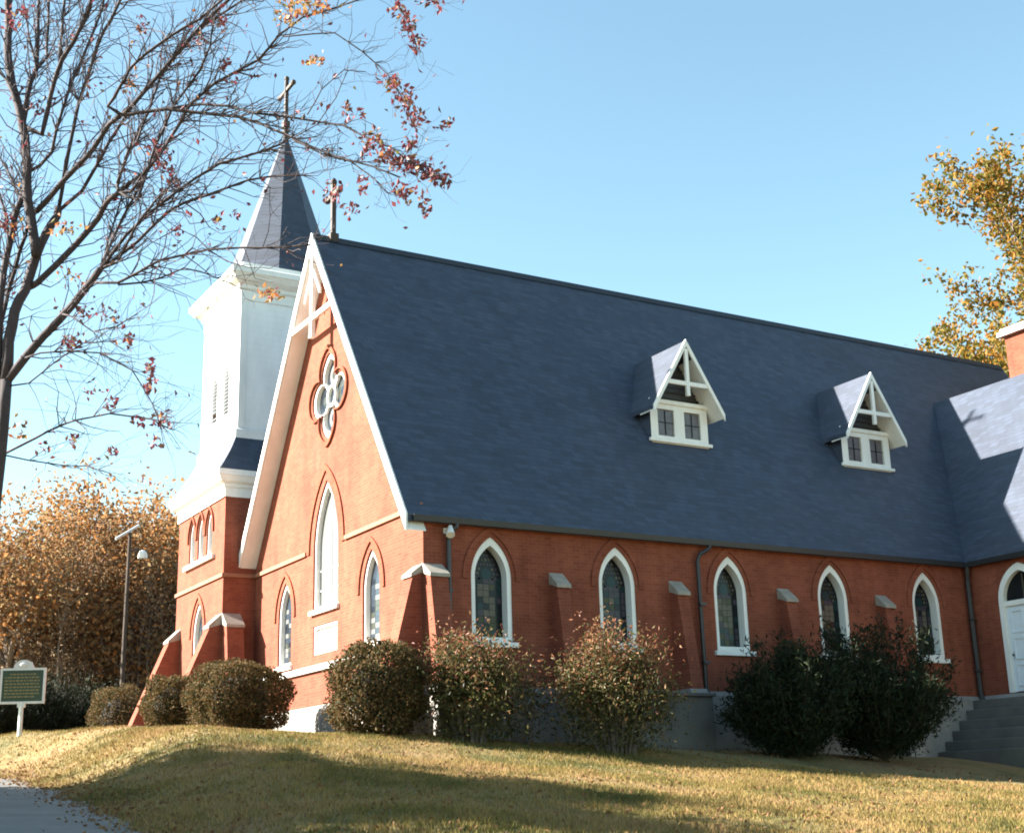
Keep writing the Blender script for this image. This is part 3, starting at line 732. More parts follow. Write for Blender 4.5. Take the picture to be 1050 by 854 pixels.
def rnd(n): return RNG.random(n)
def clipped(loc, rx, ry, h, label, nl=9000, tone=None, square=2.6):
    x, y = loc; z0 = float(gz(x, y)); o = thing('clipped_shrub', label, 'shrub', (x, y, z0), 'clipped shrubs along the church front')
    ph = RNG.random(6)*6.28
    u = RNG.normal(size=(nl, 3)); u /= np.linalg.norm(u, axis=1, keepdims=True)
    p = square; k = (np.abs(u)**p).sum(1)**(-1/p); q = u*k[:, None]
    lump = 1+.09*np.sin(5*q[:, 0]+ph[0])*np.sin(4*q[:, 1]+ph[1])+.07*np.sin(7*q[:, 2]+ph[2]+3*q[:, 0])+.05*np.sin(11*q[:, 1]+ph[3])+.04*np.maximum(0, np.sin(17*q[:, 0]+ph[4]+9*q[:, 1]))
    depth = 1-np.abs(RNG.normal(size=nl))*.16
    rr = (lump*depth)[:, None]
    C = q*rr*np.array([rx, ry, h*.53])+np.array([0, 0, h*.49])
    keep = C[:, 2] > .02; C = C[keep]; u = u[keep]
    V, F, m = leaves(C, .055+.04*RNG.random(len(C)), .55, up=u*.7)
    obj('foliage', (V, F, m), tone or CLIP_G, o, (0, 0, 0), local=True)
    mb = MB()
    for k in range(16):
        a = RNG.random()*6.28; t = .75*RNG.random(); e = np.array([math.cos(a)*rx*t, math.sin(a)*ry*t, h*(.55+.3*RNG.random())])
        mb.tube([(e[0]*.12, e[1]*.12, -.1), (e[0]*.5, e[1]*.5, e[2]*.5), tuple(e)], [.022, .015, .006], 5)
    mb.ball((0, 0, h*.47), rx*.62, ry*.62, h*.34, 14, 9)  # near-black ball added so the inside of the shrub looks shaded
    obj('stem', mb, bark_mat('shrub_wood_dark_core', (.012, .010, .007)), o, (0, 0, 0), local=True)
    return o
clipped((-2.1, 16.6), .9, .9, 1.75, 'clipped round shrub farthest left, behind the tower buttress', 8000)
clipped((-3.0, 8.1), .72, .8, 1.45, 'small clipped shrub in front of the tower, just right of its lit buttress', 10000)
clipped((-2.15, 5.55), 1.16, 1.1, 1.68, 'widest clipped shrub, rounded, brown topped, left of the bright base stone', 19000)
clipped((-1.55, -.95), .95, .92, 1.78, 'tall dark clipped shrub before the front corner buttress', 17000)

def loose(loc, rx, h, label, nst=60, nl=7000, red=.35, seed=1, name='leafy_shrub', rfun=None):
    x, y = loc; z0 = float(gz(x, y)); o = thing(name, label, 'shrub', (x, y, z0))
    rg = np.random.default_rng(seed); mb = MB(); C = []; I = []
    for k in range(nst):
        a = rg.random()*6.28; t = rg.random()**.6; hh = h*(.55+.5*rg.random())*(1-.38*t*t)
        e = np.array([math.cos(a)*rx*t, math.sin(a)*rx*t, hh]); b = np.array([math.cos(a)*rx*t*.35, math.sin(a)*rx*t*.35, -.05])
        pts = [b, b+(e-b)*np.array([.35, .35, .55]), b+(e-b)*np.array([.75, .75, .88]), e]
        mb.tube([tuple(p) for p in pts], [.012, .010, .007, .003], 4)
        m = nl//nst
        for j in range(m):
            s = .08+.92*rg.random()**.75; i = min(2, int(s*3)); f = s*3-i; p = pts[i]*(1-f)+pts[i+1]*f
            rad = (.10+.18*rg.random())*(1.25-.5*s)*1.6
            c = p+rg.normal(size=3)*rad*np.array([1, 1, .8]); 
            if c[2] < .05: continue
            C.append(c); pr = red*(1.9*(c[2]/h)**2.2+.05); I.append(1 if rg.random() < pr else 0)
    V, F, m = leaves(np.array(C), .07+.05*rg.random(len(C)), .42, rng=rg, droop=.3, matidx=np.array(I))
    obj('foliage', (V, F, m), [NAND_G, NAND_R], o, (0, 0, 0), local=True)
    obj('stem', mb, TWIG, o, (0, 0, 0), local=True); return o
loose((.15, -1.75), .85, 2.35, 'loose feathery shrub in front of the corner side window, russet topped', 70, 13000, .38, 3)
loose((1.75, -1.0), .6, 1.95, 'thin reddish sprays of a small shrub between two larger loose shrubs', 22, 1300, .8, 5)
loose((3.0, -2.7), 1.12, 2.55, 'loose green shrub with red tips before the concrete bulkhead', 80, 15000, .40, 4)

def evergreen(loc, rx, h, label, n=12000, seed=1):
    x, y = loc; z0 = float(gz(x, y)); o = thing('evergreen_shrub', label, 'shrub', (x, y, z0))
    rg = np.random.default_rng(seed); mb = MB(); C = []; U = []
    for k in range(90):
        a = rg.random()*6.28; t = rg.random()**.55; hh = h*(.35+.62*rg.random())*(1-.35*t**2.2)+.1*h
        e = np.array([math.cos(a)*rx*t, math.sin(a)*rx*t*.9, hh]); b = np.array([0, 0, .05])
        mid = b+(e-b)*np.array([.5, .5, .42]); mb.tube([tuple(b), tuple(mid), tuple(e)], [.025, .015, .004], 4)
        for j in range(n//90):
            s = .25+.75*rg.random(); p = (b*(1-s)**2+2*mid*s*(1-s)+e*s*s)+rg.normal(size=3)*np.array([.17, .17, .15])*(1.2-.5*s)
            if p[2] < .04: continue
            C.append(p); U.append((e-mid)/np.linalg.norm(e-mid)*.9)
    V, F, m = leaves(np.array(C), .11+.09*rg.random(len(C)), .22, up=np.array(U), rng=rg)
    obj('foliage', (V, F, m), EVER, o, (0, 0, 0), local=True); obj('stem', mb, bark_mat('evergreen_wood', (.04, .03, .022)), o, (0, 0, 0), local=True); return o
evergreen((7.95, -2.5), 1.6, 2.75, 'dark evergreen shrub on the left of the pair, under the third side window', 22000, 11)
evergreen((10.45, -2.75), 2.0, 3.45, 'taller dark evergreen shrub on the right of the pair, near the steps', 26000, 12)
# hedge plants beyond the sign
for k, (u, d, rx, h) in enumerate(((-18, 47, 1.4, 2.3), (14, 48, 1.3, 2.0), (44, 49, 1.4, 2.4), (75, 50, 1.4, 2.2), (104, 52, 1.3, 2.3))):
    p = at(u, 760, d)
    evergreen((p[0], p[1]), rx, h+.3, ['dark hedge shrub at the left frame edge beyond the sign', 'dark hedge shrub directly behind the sign board', 'dark hedge shrub just right of the sign board', 'dark hedge shrub between sign and lamp pole', 'dark hedge shrub at the foot of the lamp pole'][k], 6000, 30+k)

# --- trees
def grow(mb, p, d, length, r, depth, rg, tips, spread=.6, up=.15, seg=4, minr=.004):
    pts = [p.copy()]; rad = [r]; dd = d.copy()
    for i in range(seg):
        dd = dd+rg.normal(size=3)*.13; dd[2] += up*.25; dd /= np.linalg.norm(dd)
        p = p+dd*length/seg; pts.append(p.copy()); rad.append(max(minr, r*(1-.55*(i+1)/seg)))
    mb.tube([tuple(q) for q in pts], rad, 5 if r < .05 else 8, cap=False)
    if depth <= 0: tips.append((pts, dd)); return
    for k in range(3 if depth > 1 else 4):
        i = rg.integers(max(1, seg-2), seg+1); nd = dd+rg.normal(size=3)*spread; nd[2] += up; nd /= np.linalg.norm(nd)
        grow(mb, pts[i], nd, length*(.62+.2*rg.random()), rad[i]*.72, depth-1, rg, tips, spread, up, seg, minr)
    if depth == 1: tips.append((pts, dd))
def tree_mesh(seed, h, trunk_h, r, nl, lsize, cl, spread=.62, levels=3):
    rg = np.random.default_rng(seed); mb = MB(); tips = []
    base = np.array([0, 0, -.3]); top = np.array([rg.normal()*.3, rg.normal()*.3, trunk_h])
    mb.tube([tuple(base), tuple(base*.5+top*.5+np.array([.1, .05, 0])), tuple(top)], [r*1.25, r*.95, r*.8], 9)
    for k in range(6):
        a = k*1.047+rg.random()*.8; d = np.array([math.cos(a)*.75, math.sin(a)*.75, .55+.5*rg.random()]); d /= np.linalg.norm(d)
        grow(mb, top-np.array([0, 0, trunk_h*.35*rg.random()]), d, h*.24, r*.5, levels-1, rg, tips, spread)
    grow(mb, top, np.array([0, 0, 1.]), h*.27, r*.7, levels, rg, tips, spread)
    C = []
    per = max(1, nl//len(tips))
    for pts, dd in tips:
        c0 = np.array(pts[-1]); c1 = np.array(pts[1]); s = rg.random((per, 1)); C.append(c0*s+c1*(1-s)+rg.normal(size=(per, 3))*cl)
    C = np.concatenate(C); C = C[C[:, 2] > .6]
    V, F, m = leaves(C, lsize*(.7+.6*rg.random(len(C))), .6, rng=rg, droop=.3)
    return mb, (V, F, m)
def tree_proto(name, label, loc, tm, bark, leafm, group=None, rot=0):
    o = thing(name, label, 'tree', loc, group); o.rotation_euler.z = rot
    obj('trunk', tm[0], bark, o, (0, 0, 0), local=True); obj('crown', tm[1], leafm, o, (0, 0, 0), local=True); return o
def copy_thing(o, loc, rot, sc, label, mats=None):
    c = o.copy(); S.collection.objects.link(c); c.location = loc; c.rotation_euler = (0, 0, rot); c.scale = (sc, sc, sc); c['label'] = label
    for ch_ in list(o.children):
        q = ch_.copy(); S.collection.objects.link(q); q.parent = c
        if mats and q.name.startswith('crown'):
            q.material_slots[0].link = 'OBJECT'; q.material_slots[0].material = mats
    return c
def sapling_mesh(seed):
    rg = np.random.default_rng(seed); mb = MB(); C = []
    for k in range(16):
        b = np.array([rg.normal()*1.1, rg.normal()*1.1, -.2]); hh = 4.5+4*rg.random(); r = .035+.05*rg.random()
        p = b.copy(); pts = [p.copy()]; ln = np.array([rg.normal()*.12, rg.normal()*.12, 0])
        for j in range(6): p = p+np.array([0, 0, hh/6])+ln*hh/6+rg.normal(size=3)*.09; pts.append(p.copy())
        mb.tube([tuple(q) for q in pts], [r*(1-.14*j) for j in range(7)], 5)
        for j in range(16):
            s = .15+.85*rg.random(); i = min(5, int(s*6)); f = s*6-i; q = pts[i]*(1-f)+pts[i+1]*f
            d = rg.normal(size=3); d[2] = abs(d[2])*.6+.5; d /= np.linalg.norm(d); e = q+d*(.6+1.1*rg.random()); m_ = (q+e)/2+rg.normal(size=3)*.1
            mb.tube([tuple(q), tuple(m_), tuple(e)], [.016, .012, .004], 3, cap=False)
            for t in range(20): C.append(q+(e-q)*rg.random()*1.1+rg.normal(size=3)*.28)
    V, F, m = leaves(np.array(C), .10+.08*rg.random(len(C)), .6, rng=rg, droop=.3)
    return mb, (V, F, m)
GRP = 'autumn trees beyond the lawn'
tms = [tree_mesh(101, 13, 3.0, .22, 12000, .20, .55), tree_mesh(102, 13, 2.2, .2, 11000, .20, .55), tree_mesh(103, 13, 3.4, .24, 10000, .20, .6), sapling_mesh(104)]
FT = 'bushy orange brown autumn tree in the wood beyond the lawn'
spots = []
rg = np.random.default_rng(5)
for (u, d, h, v) in ((-25, 70, 14, 1), (8, 60, 13.5, 2), (38, 66, 15, 0), (66, 72, 14.5, 1), (92, 64, 12.8, 2), (118, 70, 15.5, 0), (146, 66, 16.5, 1), (172, 72, 17.5, 2),
                     (205, 68, 13, 0), (245, 72, 13, 1), (290, 70, 12.5, 2),
                     (8, 60, 8, 3), (30, 62, 8.5, 3), (52, 60, 8, 3), (74, 63, 9, 3), (94, 62, 8.5, 3), (116, 65, 9, 3), (142, 63, 8.5, 3), (160, 65, 9, 3), (182, 66, 8, 3), (215, 64, 8, 3), (78, 84, 16, 0), (20, 88, 17, 1), (130, 86, 16, 2), (-40, 86, 17, 2), (180, 88, 16.5, 1)):
    p = at(u, 760, d); spots.append((p[0], p[1], d, h, v, u))
base_h = [13.0, 13.0, 13.0, 8.0]
protos = {}
for k, (x, y, d, h, v, u) in enumerate(spots):
    loc = (x, y, float(gz(x, y))); sc = h/base_h[v]*1.0; rot = rg.random()*6.28
    lab = {0: 'orange brown autumn tree in the wood at the left', 1: 'orange brown autumn tree in the wood at the left', 2: 'orange brown autumn tree in the wood at the left', 3: 'low grey brown twiggy tree at the edge of the wood'}[v]
    lm = AUT if v < 3 else AUT2
    if v not in protos:
        protos[v] = tree_proto('autumn_tree' if v < 3 else 'understorey_tree', lab, loc, tms[v], TWIG if v < 3 else SAPL, lm, GRP if v < 3 else 'low twiggy trees at the edge of the wood', rot); protos[v].scale = (sc, sc, sc)
    else: copy_thing(protos[v], loc, rot, sc, lab)
# golden tree behind the church at the right
gt = tree_mesh(206, 25, 11, .42, 26000, .25, .27, .7, 4)
p = at(1200, 700, 58)
tree_proto('golden_tree', 'tall tree with golden autumn leaves rising behind the right end of the church', (p[0], p[1], -1.0), gt, TWIG, GOLDL)
# big tree across the drive, outside the picture, whose shade lies on the lawn
stm = tree_mesh(301, 10, 3.2, .3, 26000, .30, .55)
st = tree_proto('shade_tree', 'leafy tree across the driveway nearer the church, its shade falling on the lawn', (-20.2, 1.0, float(gz(-20.2, 1.0))), stm, TWIG, SHADE, 'shade trees across the driveway', .5); st.scale = (1.15, 1.15, 1.15)
copy_thing(st, (-20.4, -5.0, float(gz(-20.4, -5.0))), 2.1, 1.02, 'smaller leafy tree across the driveway nearer the viewer')

# --- crape myrtle in the left foreground
cm = thing('crape_myrtle', 'crape myrtle arching from the left, nearly bare, with clusters of red leaves', 'tree', tuple(at(-12, 880, 7.5)))
D0 = 7.5; PX = D0/FPX
BR = [  # photo points, width px at both ends, depth offset at both ends
 ([(-14, 1010), (-12, 850), (-14, 700), (-10, 560), (-4, 500), (2, 440), (6, 390)], 17, 15, 0, 0),
 ([(6, 390), (8, 350), (14, 320), (25, 298), (37, 262), (48, 238), (58, 222), (60, 213)], 15, 10, 0, .1),
 ([(6, 392), (27, 365), (45, 345), (75, 312), (95, 287), (103, 276)], 12, 9, 0, -.3),
 ([(37, 262), (34, 240), (28, 205), (27, 170), (25, 140), (22, 120), (17, 101), (10, 75), (7, 50), (8, 28), (8, 0), (6, -60)], 13, 10, 0, .3),
 ([(-6, 470), (-2, 380), (-1, 320), (3, 282), (10, 252), (15, 222), (21, 206), (26, 190)], 9, 8, 0, .1),
 ([(-3, 400), (2, 330), (9, 296), (20, 258), (28, 234)], 6, 5, .2, .1),
 ([(23, 128), (28, 97), (37, 71), (38, 37), (39, 0), (40, -50)], 8, 4, .2, .5),
 ([(37, 71), (48, 60), (49, 30), (50, 0), (52, -40)], 4, 3, .4, .6),
 ([(25, 130), (43, 138), (49, 112), (56, 84), (65, 60), (75, 43), (86, 22), (94, 0), (105, -40)], 7, 5, .2, -.3),
 ([(62, 64), (62, 37), (66, 0), (70, -40)], 4, 3, 0, .3),
 ([(37, 217), (50, 203), (64, 187), (78, 172), (94, 155), (112, 127), (124, 118)], 8, 6, .1, -.4),
 ([(124, 118), (112, 109), (120, 92), (129, 80), (132, 72), (150, 55), (170, 40), (205, 20), (240, -10)], 4, 2.5, -.4, -.9),
 ([(124, 118), (133, 112), (160, 80), (187, 48), (205, 28), (234, 0), (270, -35)], 5.5, 4, -.4, -.8),
 ([(27, 178), (41, 170), (52, 157), (64, 112), (75, 80), (88, 52), (105, 9), (112, -30)], 5, 3.5, .1, .4),
 ([(60, 215), (69, 159), (80, 105), (94, 65), (105, 34), (122, 4), (135, -30)], 4.5, 3, .1, -.3),
 ([(62, 215), (84, 196), (112, 146), (140, 101), (164, 75), (187, 46), (215, 22), (250, 0)], 5, 3, .1, -.6),
 ([(120, 188), (131, 160), (140, 146), (153, 112), (164, 80), (180, 58), (195, 42)], 3, 2, -.3, -.4),
 ([(122, 198), (141, 206), (159, 150), (177, 110), (205, 73), (215, 47), (219, 25)], 3.5, 2, -.3, -.7),
 ([(122, 197), (150, 175), (172, 146), (196, 107), (219, 86), (265, 62), (286, 37), (310, 18), (345, 8)], 4.5, 2, -.2, -1.0),
 ([(124, 118), (140, 116), (170, 112), (206, 116), (245, 120), (270, 128), (290, 137), (310, 147), (346, 161), (383, 171), (410, 182)], 4.5, 1.6, -.4, -1.2),
 ([(170, 112), (206, 107), (234, 109), (260, 116), (301, 121), (352, 129), (372, 139), (400, 152), (440, 180)], 3.5, 1.4, -.5, -1.3),
 ([(27, 296), (39, 290), (75, 254), (101, 224), (109, 207), (122, 198)], 9, 7, .1, -.3),
 ([(122, 198), (120, 190), (131, 155), (139, 140), (153, 112)], 4, 3, -.3, -.2),
 ([(122, 198), (135, 197), (148, 177), (163, 160), (185, 125)], 4, 2.5, -.3, -.5),
 ([(103, 277), (130, 240), (160, 212), (200, 183), (225, 168), (265, 157), (285, 149), (300, 140)], 4, 2, -.3, -.9),
 ([(103, 277), (141, 248), (174, 216), (190, 208), (214, 200), (254, 185), (278, 181), (310, 180)], 4, 1.8, -.3, -.8),
 ([(98, 290), (121, 290), (144, 278), (164, 267), (214, 256), (250, 254), (288, 254), (318, 251)], 3.5, 1.8, -.3, -.9),
 ([(121, 292), (145, 290), (162, 286), (189, 275), (210, 280), (235, 290)], 2.5, 1.3, -.3, -.6),
 ([(103, 276), (112, 252), (131, 215), (150, 177), (165, 150)], 4, 2.5, -.3, -.1),
 ([(103, 276), (120, 269), (142, 228), (160, 205), (178, 188)], 3.5, 2, -.3, -.6),
 ([(103, 276), (110, 250), (118, 225), (128, 190)], 3, 1.8, -.3, 0),
 ([(5, 465), (36, 449), (60, 437), (77, 431), (113, 424), (155, 430), (175, 440)], 3, 1.4, .1, -.5),
 ([(26, 367), (41, 362), (70, 360), (103, 362), (136, 380), (157, 414), (165, 440)], 2.2, 1.2, -.1, -.5),
 ([(2, 466), (30, 472), (65, 477), (90, 478), (112, 485)], 1.8, 1, 0, -.3),
 ([(64, 322), (75, 325), (95, 340), (120, 335), (140, 322)], 2, 1.2, -.2, -.5),
 ([(7, 396), (30, 393), (55, 372), (85, 352), (112, 350)], 2, 1.2, 0, -.3),
 ([(290, 38), (320, 35), (343, 34), (371, 53), (397, 76), (415, 105), (424, 130)], 1.6, 1.2, -1, -1.2),
 ([(315, 118), (330, 92), (352, 72), (375, 74)], 1.3, .9, -1.1, -1.2),
 ([(300, 142), (325, 128), (345, 100), (356, 74)], 1.3, .9, -1, -1.1),
 ([(300, 143), (330, 158), (360, 166), (383, 183), (398, 198)], 2.2, 1.2, -.9, -1.2),
 ([(38, 71), (30, 40), (24, 0)], 3, 2, .3, .5), ([(10, 254), (4, 215), (-6, 180)], 4, 3, 0, .4), ([(18, 105), (6, 82), (-8, 60)], 4, 3, 0, .3),
 ([(28, 207), (20, 200), (8, 176), (-6, 150)], 3, 2, 0, .3), ([(400, -8), (408, 5), (420, 28), (427, 48)], 1.4, 1, -1.1, -1.1), ([(345, 8), (380, -5), (420, -10), (445, 2)], 1.6, 1, -1, -1.2),
]
rg = np.random.default_rng(21); mb = MB(); tw = MB(); tipsC = []
for pts, w0, w1, d0, d1 in BR:
    n = len(pts); P = []; Rr = []
    dense = []
    for i in range(n-1):
        for s in (0, .5): dense.append((pts[i][0]*(1-s)+pts[i+1][0]*s, pts[i][1]*(1-s)+pts[i+1][1]*s))
    dense.append(pts[-1]); n2 = len(dense)
    for i, (u, v) in enumerate(dense):
        t = i/(n2-1); dep = D0+d0+(d1-d0)*t
        P.append(at(u+rg.normal()*.5*(0 < t < 1), v, dep)); Rr.append(.5*PX*(w0+(w1-w0)*t)*(.80 if w0 > 4.6 else .95))
    mb.tube([tuple(p) for p in P], Rr, 7 if w0 > 4 else 5)
    if w0 > 14.5: continue
    P = np.array(P); tot = np.linalg.norm(np.diff(P, axis=0), axis=1).sum()
    for k in range(int(tot*32)+5):
        i = rg.integers(max(1, n2//4), n2); t = P[i]-P[i-1]; t /= np.linalg.norm(t)+1e-9
        d = t*.9+rg.normal(size=3)*.5+np.array([.12, 0, .15]); d /= np.linalg.norm(d); ln = (.12+.34*rg.random())*(1 if P[i][2] < 99 and d0+(d1-d0)*i/n2 > -.8 else .55)
        q = [P[i]]; r0 = min(Rr[i]*.55, .0042)
        for j in range(4):
            d = d+rg.normal(size=3)*.34+np.array([0, 0, .06]); d /= np.linalg.norm(d); q.append(q[-1]+d*ln/4)
        tw.tube([tuple(p) for p in q], [r0, r0*.8, r0*.6, r0*.45, .0008], 4, cap=False)
        if rg.random() < .5: 
            e = d+rg.normal(size=3)*.5; e /= np.linalg.norm(e); tw.tube([tuple(q[2]), tuple(q[2]+e*ln*.35), tuple(q[2]+e*ln*.6+rg.normal(size=3)*.03)], [r0*.5, r0*.35, .0008], 3, cap=False)
        if rg.random() < .34: tipsC.append(q[-1])
base = WLOC[cm.name]
mb.v = [tuple(Vector(p)-base) for p in mb.v]; tw.v = [tuple(Vector(p)-base) for p in tw.v]
obj('trunk', mb, MYRTLE, cm, (0, 0, 0), local=True, smooth=True); obj('twigs', tw, bark_mat('myrtle_twig_bark', (.075, .058, .068)), cm, (0, 0, 0), local=True)
CL = [  # leaf clusters: photo x, y, spread x, y (px), count, orange?, depth offset
 (408, 8, 8, 8, 16, 0, -1.1), (420, 25, 7, 9, 26, 0, -1.1), (427, 44, 6, 7, 18, 0, -1.1), (442, 2, 10, 4, 14, 0, -1.1),
 (305, 10, 12, 9, 46, 1, -1), (325, 6, 12, 6, 24, 1, -1), (293, 20, 6, 8, 14, 1, -1), (322, 63, 9, 4, 16, 1, -1),
 (402, 86, 8, 6, 30, 0, -1.2), (415, 102, 8, 8, 34, 0, -1.2), (424, 120, 7, 8, 30, 0, -1.2), (356, 115, 4, 6, 14, 0, -1), (372, 118, 3, 4, 6, 0, -1),
 (382, 148, 9, 8, 26, 0, -1.2), (400, 160, 10, 6, 36, 0, -1.2), (418, 168, 10, 7, 44, 0, -1.2), (436, 176, 10, 6, 34, 0, -1.2), (452, 184, 8, 5, 24, 0, -1.2),
 (414, 196, 7, 8, 24, 0, -1.2), (434, 212, 5, 8, 14, 0, -1.2), (418, 148, 6, 6, 16, 0, -1.2), (457, 128, 6, 4, 12, 0, -1.2), (372, 192, 5, 8, 16, 0, -1), (340, 196, 10, 8, 16, 0, -1), (362, 215, 8, 6, 12, 0, -1),
 (146, 26, 4, 8, 14, 0, -.3), (228, 22, 4, 8, 14, 0, -.6), (230, 66, 4, 6, 10, 0, -.6), (158, 153, 8, 6, 20, 0, -.4), (167, 168, 6, 8, 26, 0, -.4), (176, 182, 4, 6, 14, 0, -.4), (184, 190, 5, 5, 10, 0, -.4),
 (74, 352, 8, 7, 26, 0, -.2), (155, 378, 4, 9, 26, 0, -.5), (152, 398, 3, 5, 10, 0, -.5), (277, 302, 9, 6, 20, 1, -.9), (66, 235, 10, 8, 20, 1, -.2), (72, 285, 10, 8, 16, 1, 0), (110, 325, 9, 8, 14, 0, -.3), (85, 322, 6, 5, 9, 0, -.2),
 (226, 226, 7, 4, 10, 0, -.7), (243, 222, 4, 4, 6, 0, -.7), (181, 238, 5, 5, 10, 0, -.5), (12, 232, 10, 8, 14, 0, 0), (5, 228, 8, 8, 12, 0, 0), (10, 18, 10, 10, 16, 0, 0), (22, 12, 6, 5, 10, 0, 0),
 (75, 452, 5, 6, 8, 0, -.3), (112, 415, 5, 6, 8, 0, -.4), (115, 465, 5, 4, 8, 0, -.4), (165, 430, 7, 6, 14, 0, -.5), (160, 452, 6, 6, 10, 0, -.5), (140, 432, 5, 5, 8, 0, -.5), (45, 460, 6, 6, 8, 0, 0), (95, 400, 8, 6, 8, 0, -.3), (130, 350, 5, 6, 10, 0, -.4), (20, 440, 8, 8, 10, 1, 0), (40, 110, 8, 9, 10, 0, .2), (95, 90, 8, 8, 10, 0, 0), (135, 85, 7, 6, 10, 1, -.3), (205, 40, 8, 6, 12, 0, -.5),
]
C = []; I = []
for u, v, su, sv, n, o_, dz in CL:
    for k in range(int(n*1.8)):
        C.append(at(u+rg.normal()*su*.75, v+rg.normal()*sv*.75, D0+dz+rg.normal()*.09)); I.append(1 if rg.random() < (.85 if o_ else .10) else 0)
for t in tipsC: C.append(t+rg.normal(size=3)*.015); I.append(1 if rg.random() < .1 else 0)
V, F, m = leaves(np.array(C)-np.array(base), .026+.020*rg.random(len(C)), .55, rng=rg, droop=.5, matidx=np.array(I))
obj('foliage', (V, F, m), [MYR_R, MYR_O], cm, (0, 0, 0), local=True)

# ================================================================ SIGN AND LAMP POLE
p = at(19, 765, 36); sx, sy = float(p[0]), float(p[1]); sz = float(gz(sx, sy))
sg = thing('historical_marker', 'green historical marker board with rounded crest on a silver post', 'sign', (sx, sy, sz))
rot = -.45; zb_ = float(at(20, 720, 36)[2])-sz; zt_ = float(at(20, 686, 36)[2])-sz; hw = .51
sgp = MB().tube([(0, 0, -.4), (0, 0, zb_)], .055, 10).box(-.09, .09, -.05, .05, zb_-.12, zb_-.002)
obj('post', sgp, SILVER, sg, (0, 0, 0), rot, local=True)
mb = MB().prism([(-hw, zb_), (hw, zb_), (hw, zt_), (-hw, zt_)], lambda a, b: (a, -.02, b), lambda a, b: (a, .02, b))
bd = obj('board', mb, SIGN_G, sg, (0, 0, 0), rot, local=True)
mb = MB(); ring(mb, [(-hw-.035, zb_-.03), (hw+.035, zb_-.03), (hw+.035, zt_+.03), (-hw-.035, zt_+.03)], [(-hw+.02, zb_+.025), (hw-.02, zb_+.025), (hw-.02, zt_-.025), (-hw+.02, zt_-.025)], lambda a, b: (a, -.035, b), lambda a, b: (a, .035, b))
obj('frame', mb, SILVER, bd, (0, 0, 0), local=True)
mb = MB(); rr = random.Random(3)
for k in range(8):
    z = zt_-.12-k*(zt_-zb_-.18)/8; a = -hw+.08+(.12 if k in (0,) else 0)
    end = hw-.08-(.12 if k in (0, 7) else rr.random()*.05)
    while a < end-.03:
        wd_ = min(.03+.07*rr.random(), end-a); mb.box(a, a+wd_, -.026, -.021, z-.018, z+.018); a += wd_+.022
obj('raised_lettering', mb, GOLD, bd, (0, 0, 0), local=True)
cp = [(.24*math.cos(math.pi*i/16), zt_+.032+.20*math.sin(math.pi*i/16)) for i in range(17)]
mb = MB().prism(cp, lambda a, b: (a, -.03, b), lambda a, b: (a, .03, b)); 
mb.ball((0, -.035, zt_+.11), .09, .02, .06, 12, 6)
obj('crest', mb, SILVER, sg, (0, 0, 0), rot, local=True)

p = at(125, 705, 54); px_, py_ = float(p[0]), float(p[1]); pz_ = float(gz(px_, py_))
lp = thing('lamp_pole', 'tall weathered wooden lamp pole in front of the wood, with a slanted arm on top', 'lamp post', (px_, py_, pz_))
top = float(at(125, 546, 54)[2])-pz_
obj('pole', MB().tube([(0, 0, -.5), (0, 0, top*.5), (.02, 0, top)], [.095, .08, .065], 10), WOOD_POLE, lp, (0, 0, 0), local=True)
e0 = Vector((-.55, -.1, top-.30)); e1 = Vector((.38, .1, top+.34))
mb = MB().tube([e0, e1], .055, 8).tube([(0, 0, top-.15), (.1, .02, top+.14)], .03, 6); obj('arm', mb, SILVER, lp, (0, 0, 0), local=True)
mb = MB().tube([(0, 0, top-.75), (.3, -.06, top-.62), (.48, -.08, top-.66)], .025, 6); obj('bracket', mb, DARK_M, lp, (0, 0, 0), local=True)
mb = MB().tube([(.5, -.08, top-.66), (.52, -.08, top-.80), (.53, -.08, top-.98)], [.08, .17, .19], 12); obj('lamp_shade', mb, WHITE, lp, (0, 0, 0), local=True)

# ================================================================ GRASS AND FALLEN LEAVES
rg = np.random.default_rng(77)
def lawn_points(n, dmin, dmax, umin, umax, power=1.0):
    out = []
    u = rg.random(n)*(umax-umin)+umin; d = dmin+(dmax-dmin)*rg.random(n)**power
    a0 = [at(umin, 800, 1.0)-CAM, at(umax, 800, 1.0)-CAM]
    A0 = math.atan2(a0[0][0], a0[0][1]); A1 = math.atan2(a0[1][0], a0[1][1])
    a = A0+(A1-A0)*rg.random(n)
    x = CAM[0]+d*np.sin(a); y = CAM[1]+d*np.cos(a)
    ok = (x > edge_x(y)+.12*rg.normal(size=n)-.02) & ~((x > -.2) & (x < L) & (y > -.05)) & ~((x > L-.1) & (y > -7)) & ~((y > TY0-.1) & (x > TX0-.1))
    return x[ok], y[ok]
x, y = lawn_points(210000, 11, 30, -60, 1110, .95); x2, y2 = lawn_points(60000, 26, 50, -90, 420, .9); x = np.concatenate([x, x2]); y = np.concatenate([y, y2])
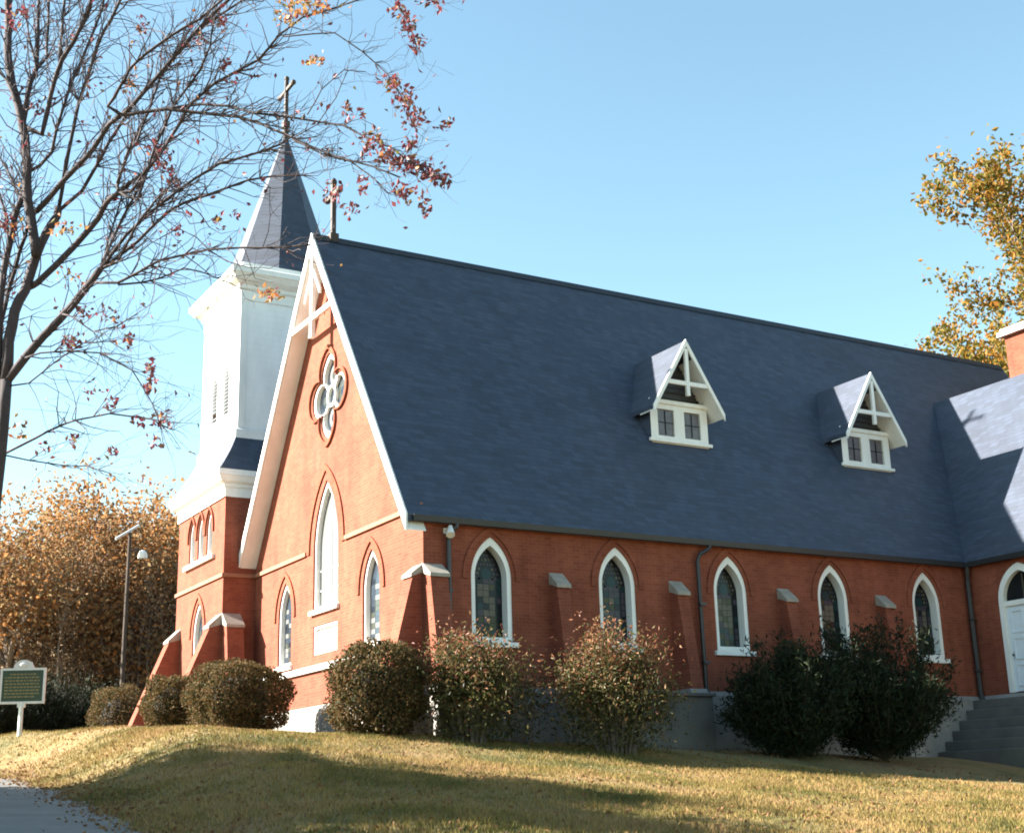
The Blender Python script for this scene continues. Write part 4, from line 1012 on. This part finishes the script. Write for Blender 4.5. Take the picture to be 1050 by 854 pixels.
n = len(x); z = gz(x, y); h = (.028+.05*rg.random(n))*(1+.35*np.sin(x*.9)*np.sin(y*1.3)); a = rg.random(n)*6.28; wd = .006+.005*rg.random(n)
ln = rg.normal(size=(n, 2))*.45
V = np.stack([np.stack([x-np.cos(a)*wd, y-np.sin(a)*wd, z-.01], 1), np.stack([x+np.cos(a)*wd, y+np.sin(a)*wd, z-.01], 1), np.stack([x+ln[:, 0]*h, y+ln[:, 1]*h, z+h], 1)], 1).reshape(-1, 3)
F = np.arange(3*n).reshape(-1, 3)
def blade_mat():
    m, n, b = new_mat('dry_grass_blade')
    c = ramp(n, noise(n, .42, 8, .72), LAWN); g_ = N(n, 'ShaderNodeNewGeometry')
    r = ramp(n, g_.outputs['Random Per Island'], [(0, (.55, .62, .5)), (.5, (1.05, 1.05, 1)), (1, (1.5, 1.4, 1.45))])
    c = mix(n, 1.0, c, r, 'MULTIPLY'); n.links.new(c, b.inputs['Base Color']); b.inputs['Roughness'].default_value = .8; b.inputs['Specular IOR Level'].default_value = .2
    t = N(n, 'ShaderNodeBsdfTranslucent'); n.links.new(c, t.inputs[0]); x = N(n, 'ShaderNodeMixShader'); x.inputs[0].default_value = .3
    n.links.new(b.outputs[0], x.inputs[1]); n.links.new(t.outputs[0], x.inputs[2]); n.links.new(x.outputs[0], n.nodes['Material Output'].inputs[0]); return m
GR = blade_mat()
tag(obj('grass', (V.tolist(), F.tolist(), []), GR), 'short yellowing autumn grass covering the church lawn', 'grass', kind='stuff')
x, y = lawn_points(5200, 11, 34, -60, 1110)
t = rg.normal(size=1500)*.35+.15; yy = -16+24*rg.random(1500); x = np.concatenate([x, edge_x(yy)+t]); y = np.concatenate([y, yy])
FALL = leaf_mat('fallen_leaf', [(.10, .05, .025), (.17, .08, .035), (.22, .12, .05), (.13, .08, .05)], .7, .15)
V, F, m = leaves(np.stack([x, y, gz(x, y)+.035], 1), .045+.04*rg.random(len(x)), .65, rng=rg)
tag(obj('fallen_leaves', (V, F, m), FALL), 'brown fallen leaves strewn over the lawn and along the driveway edge', 'fallen leaves', kind='stuff')
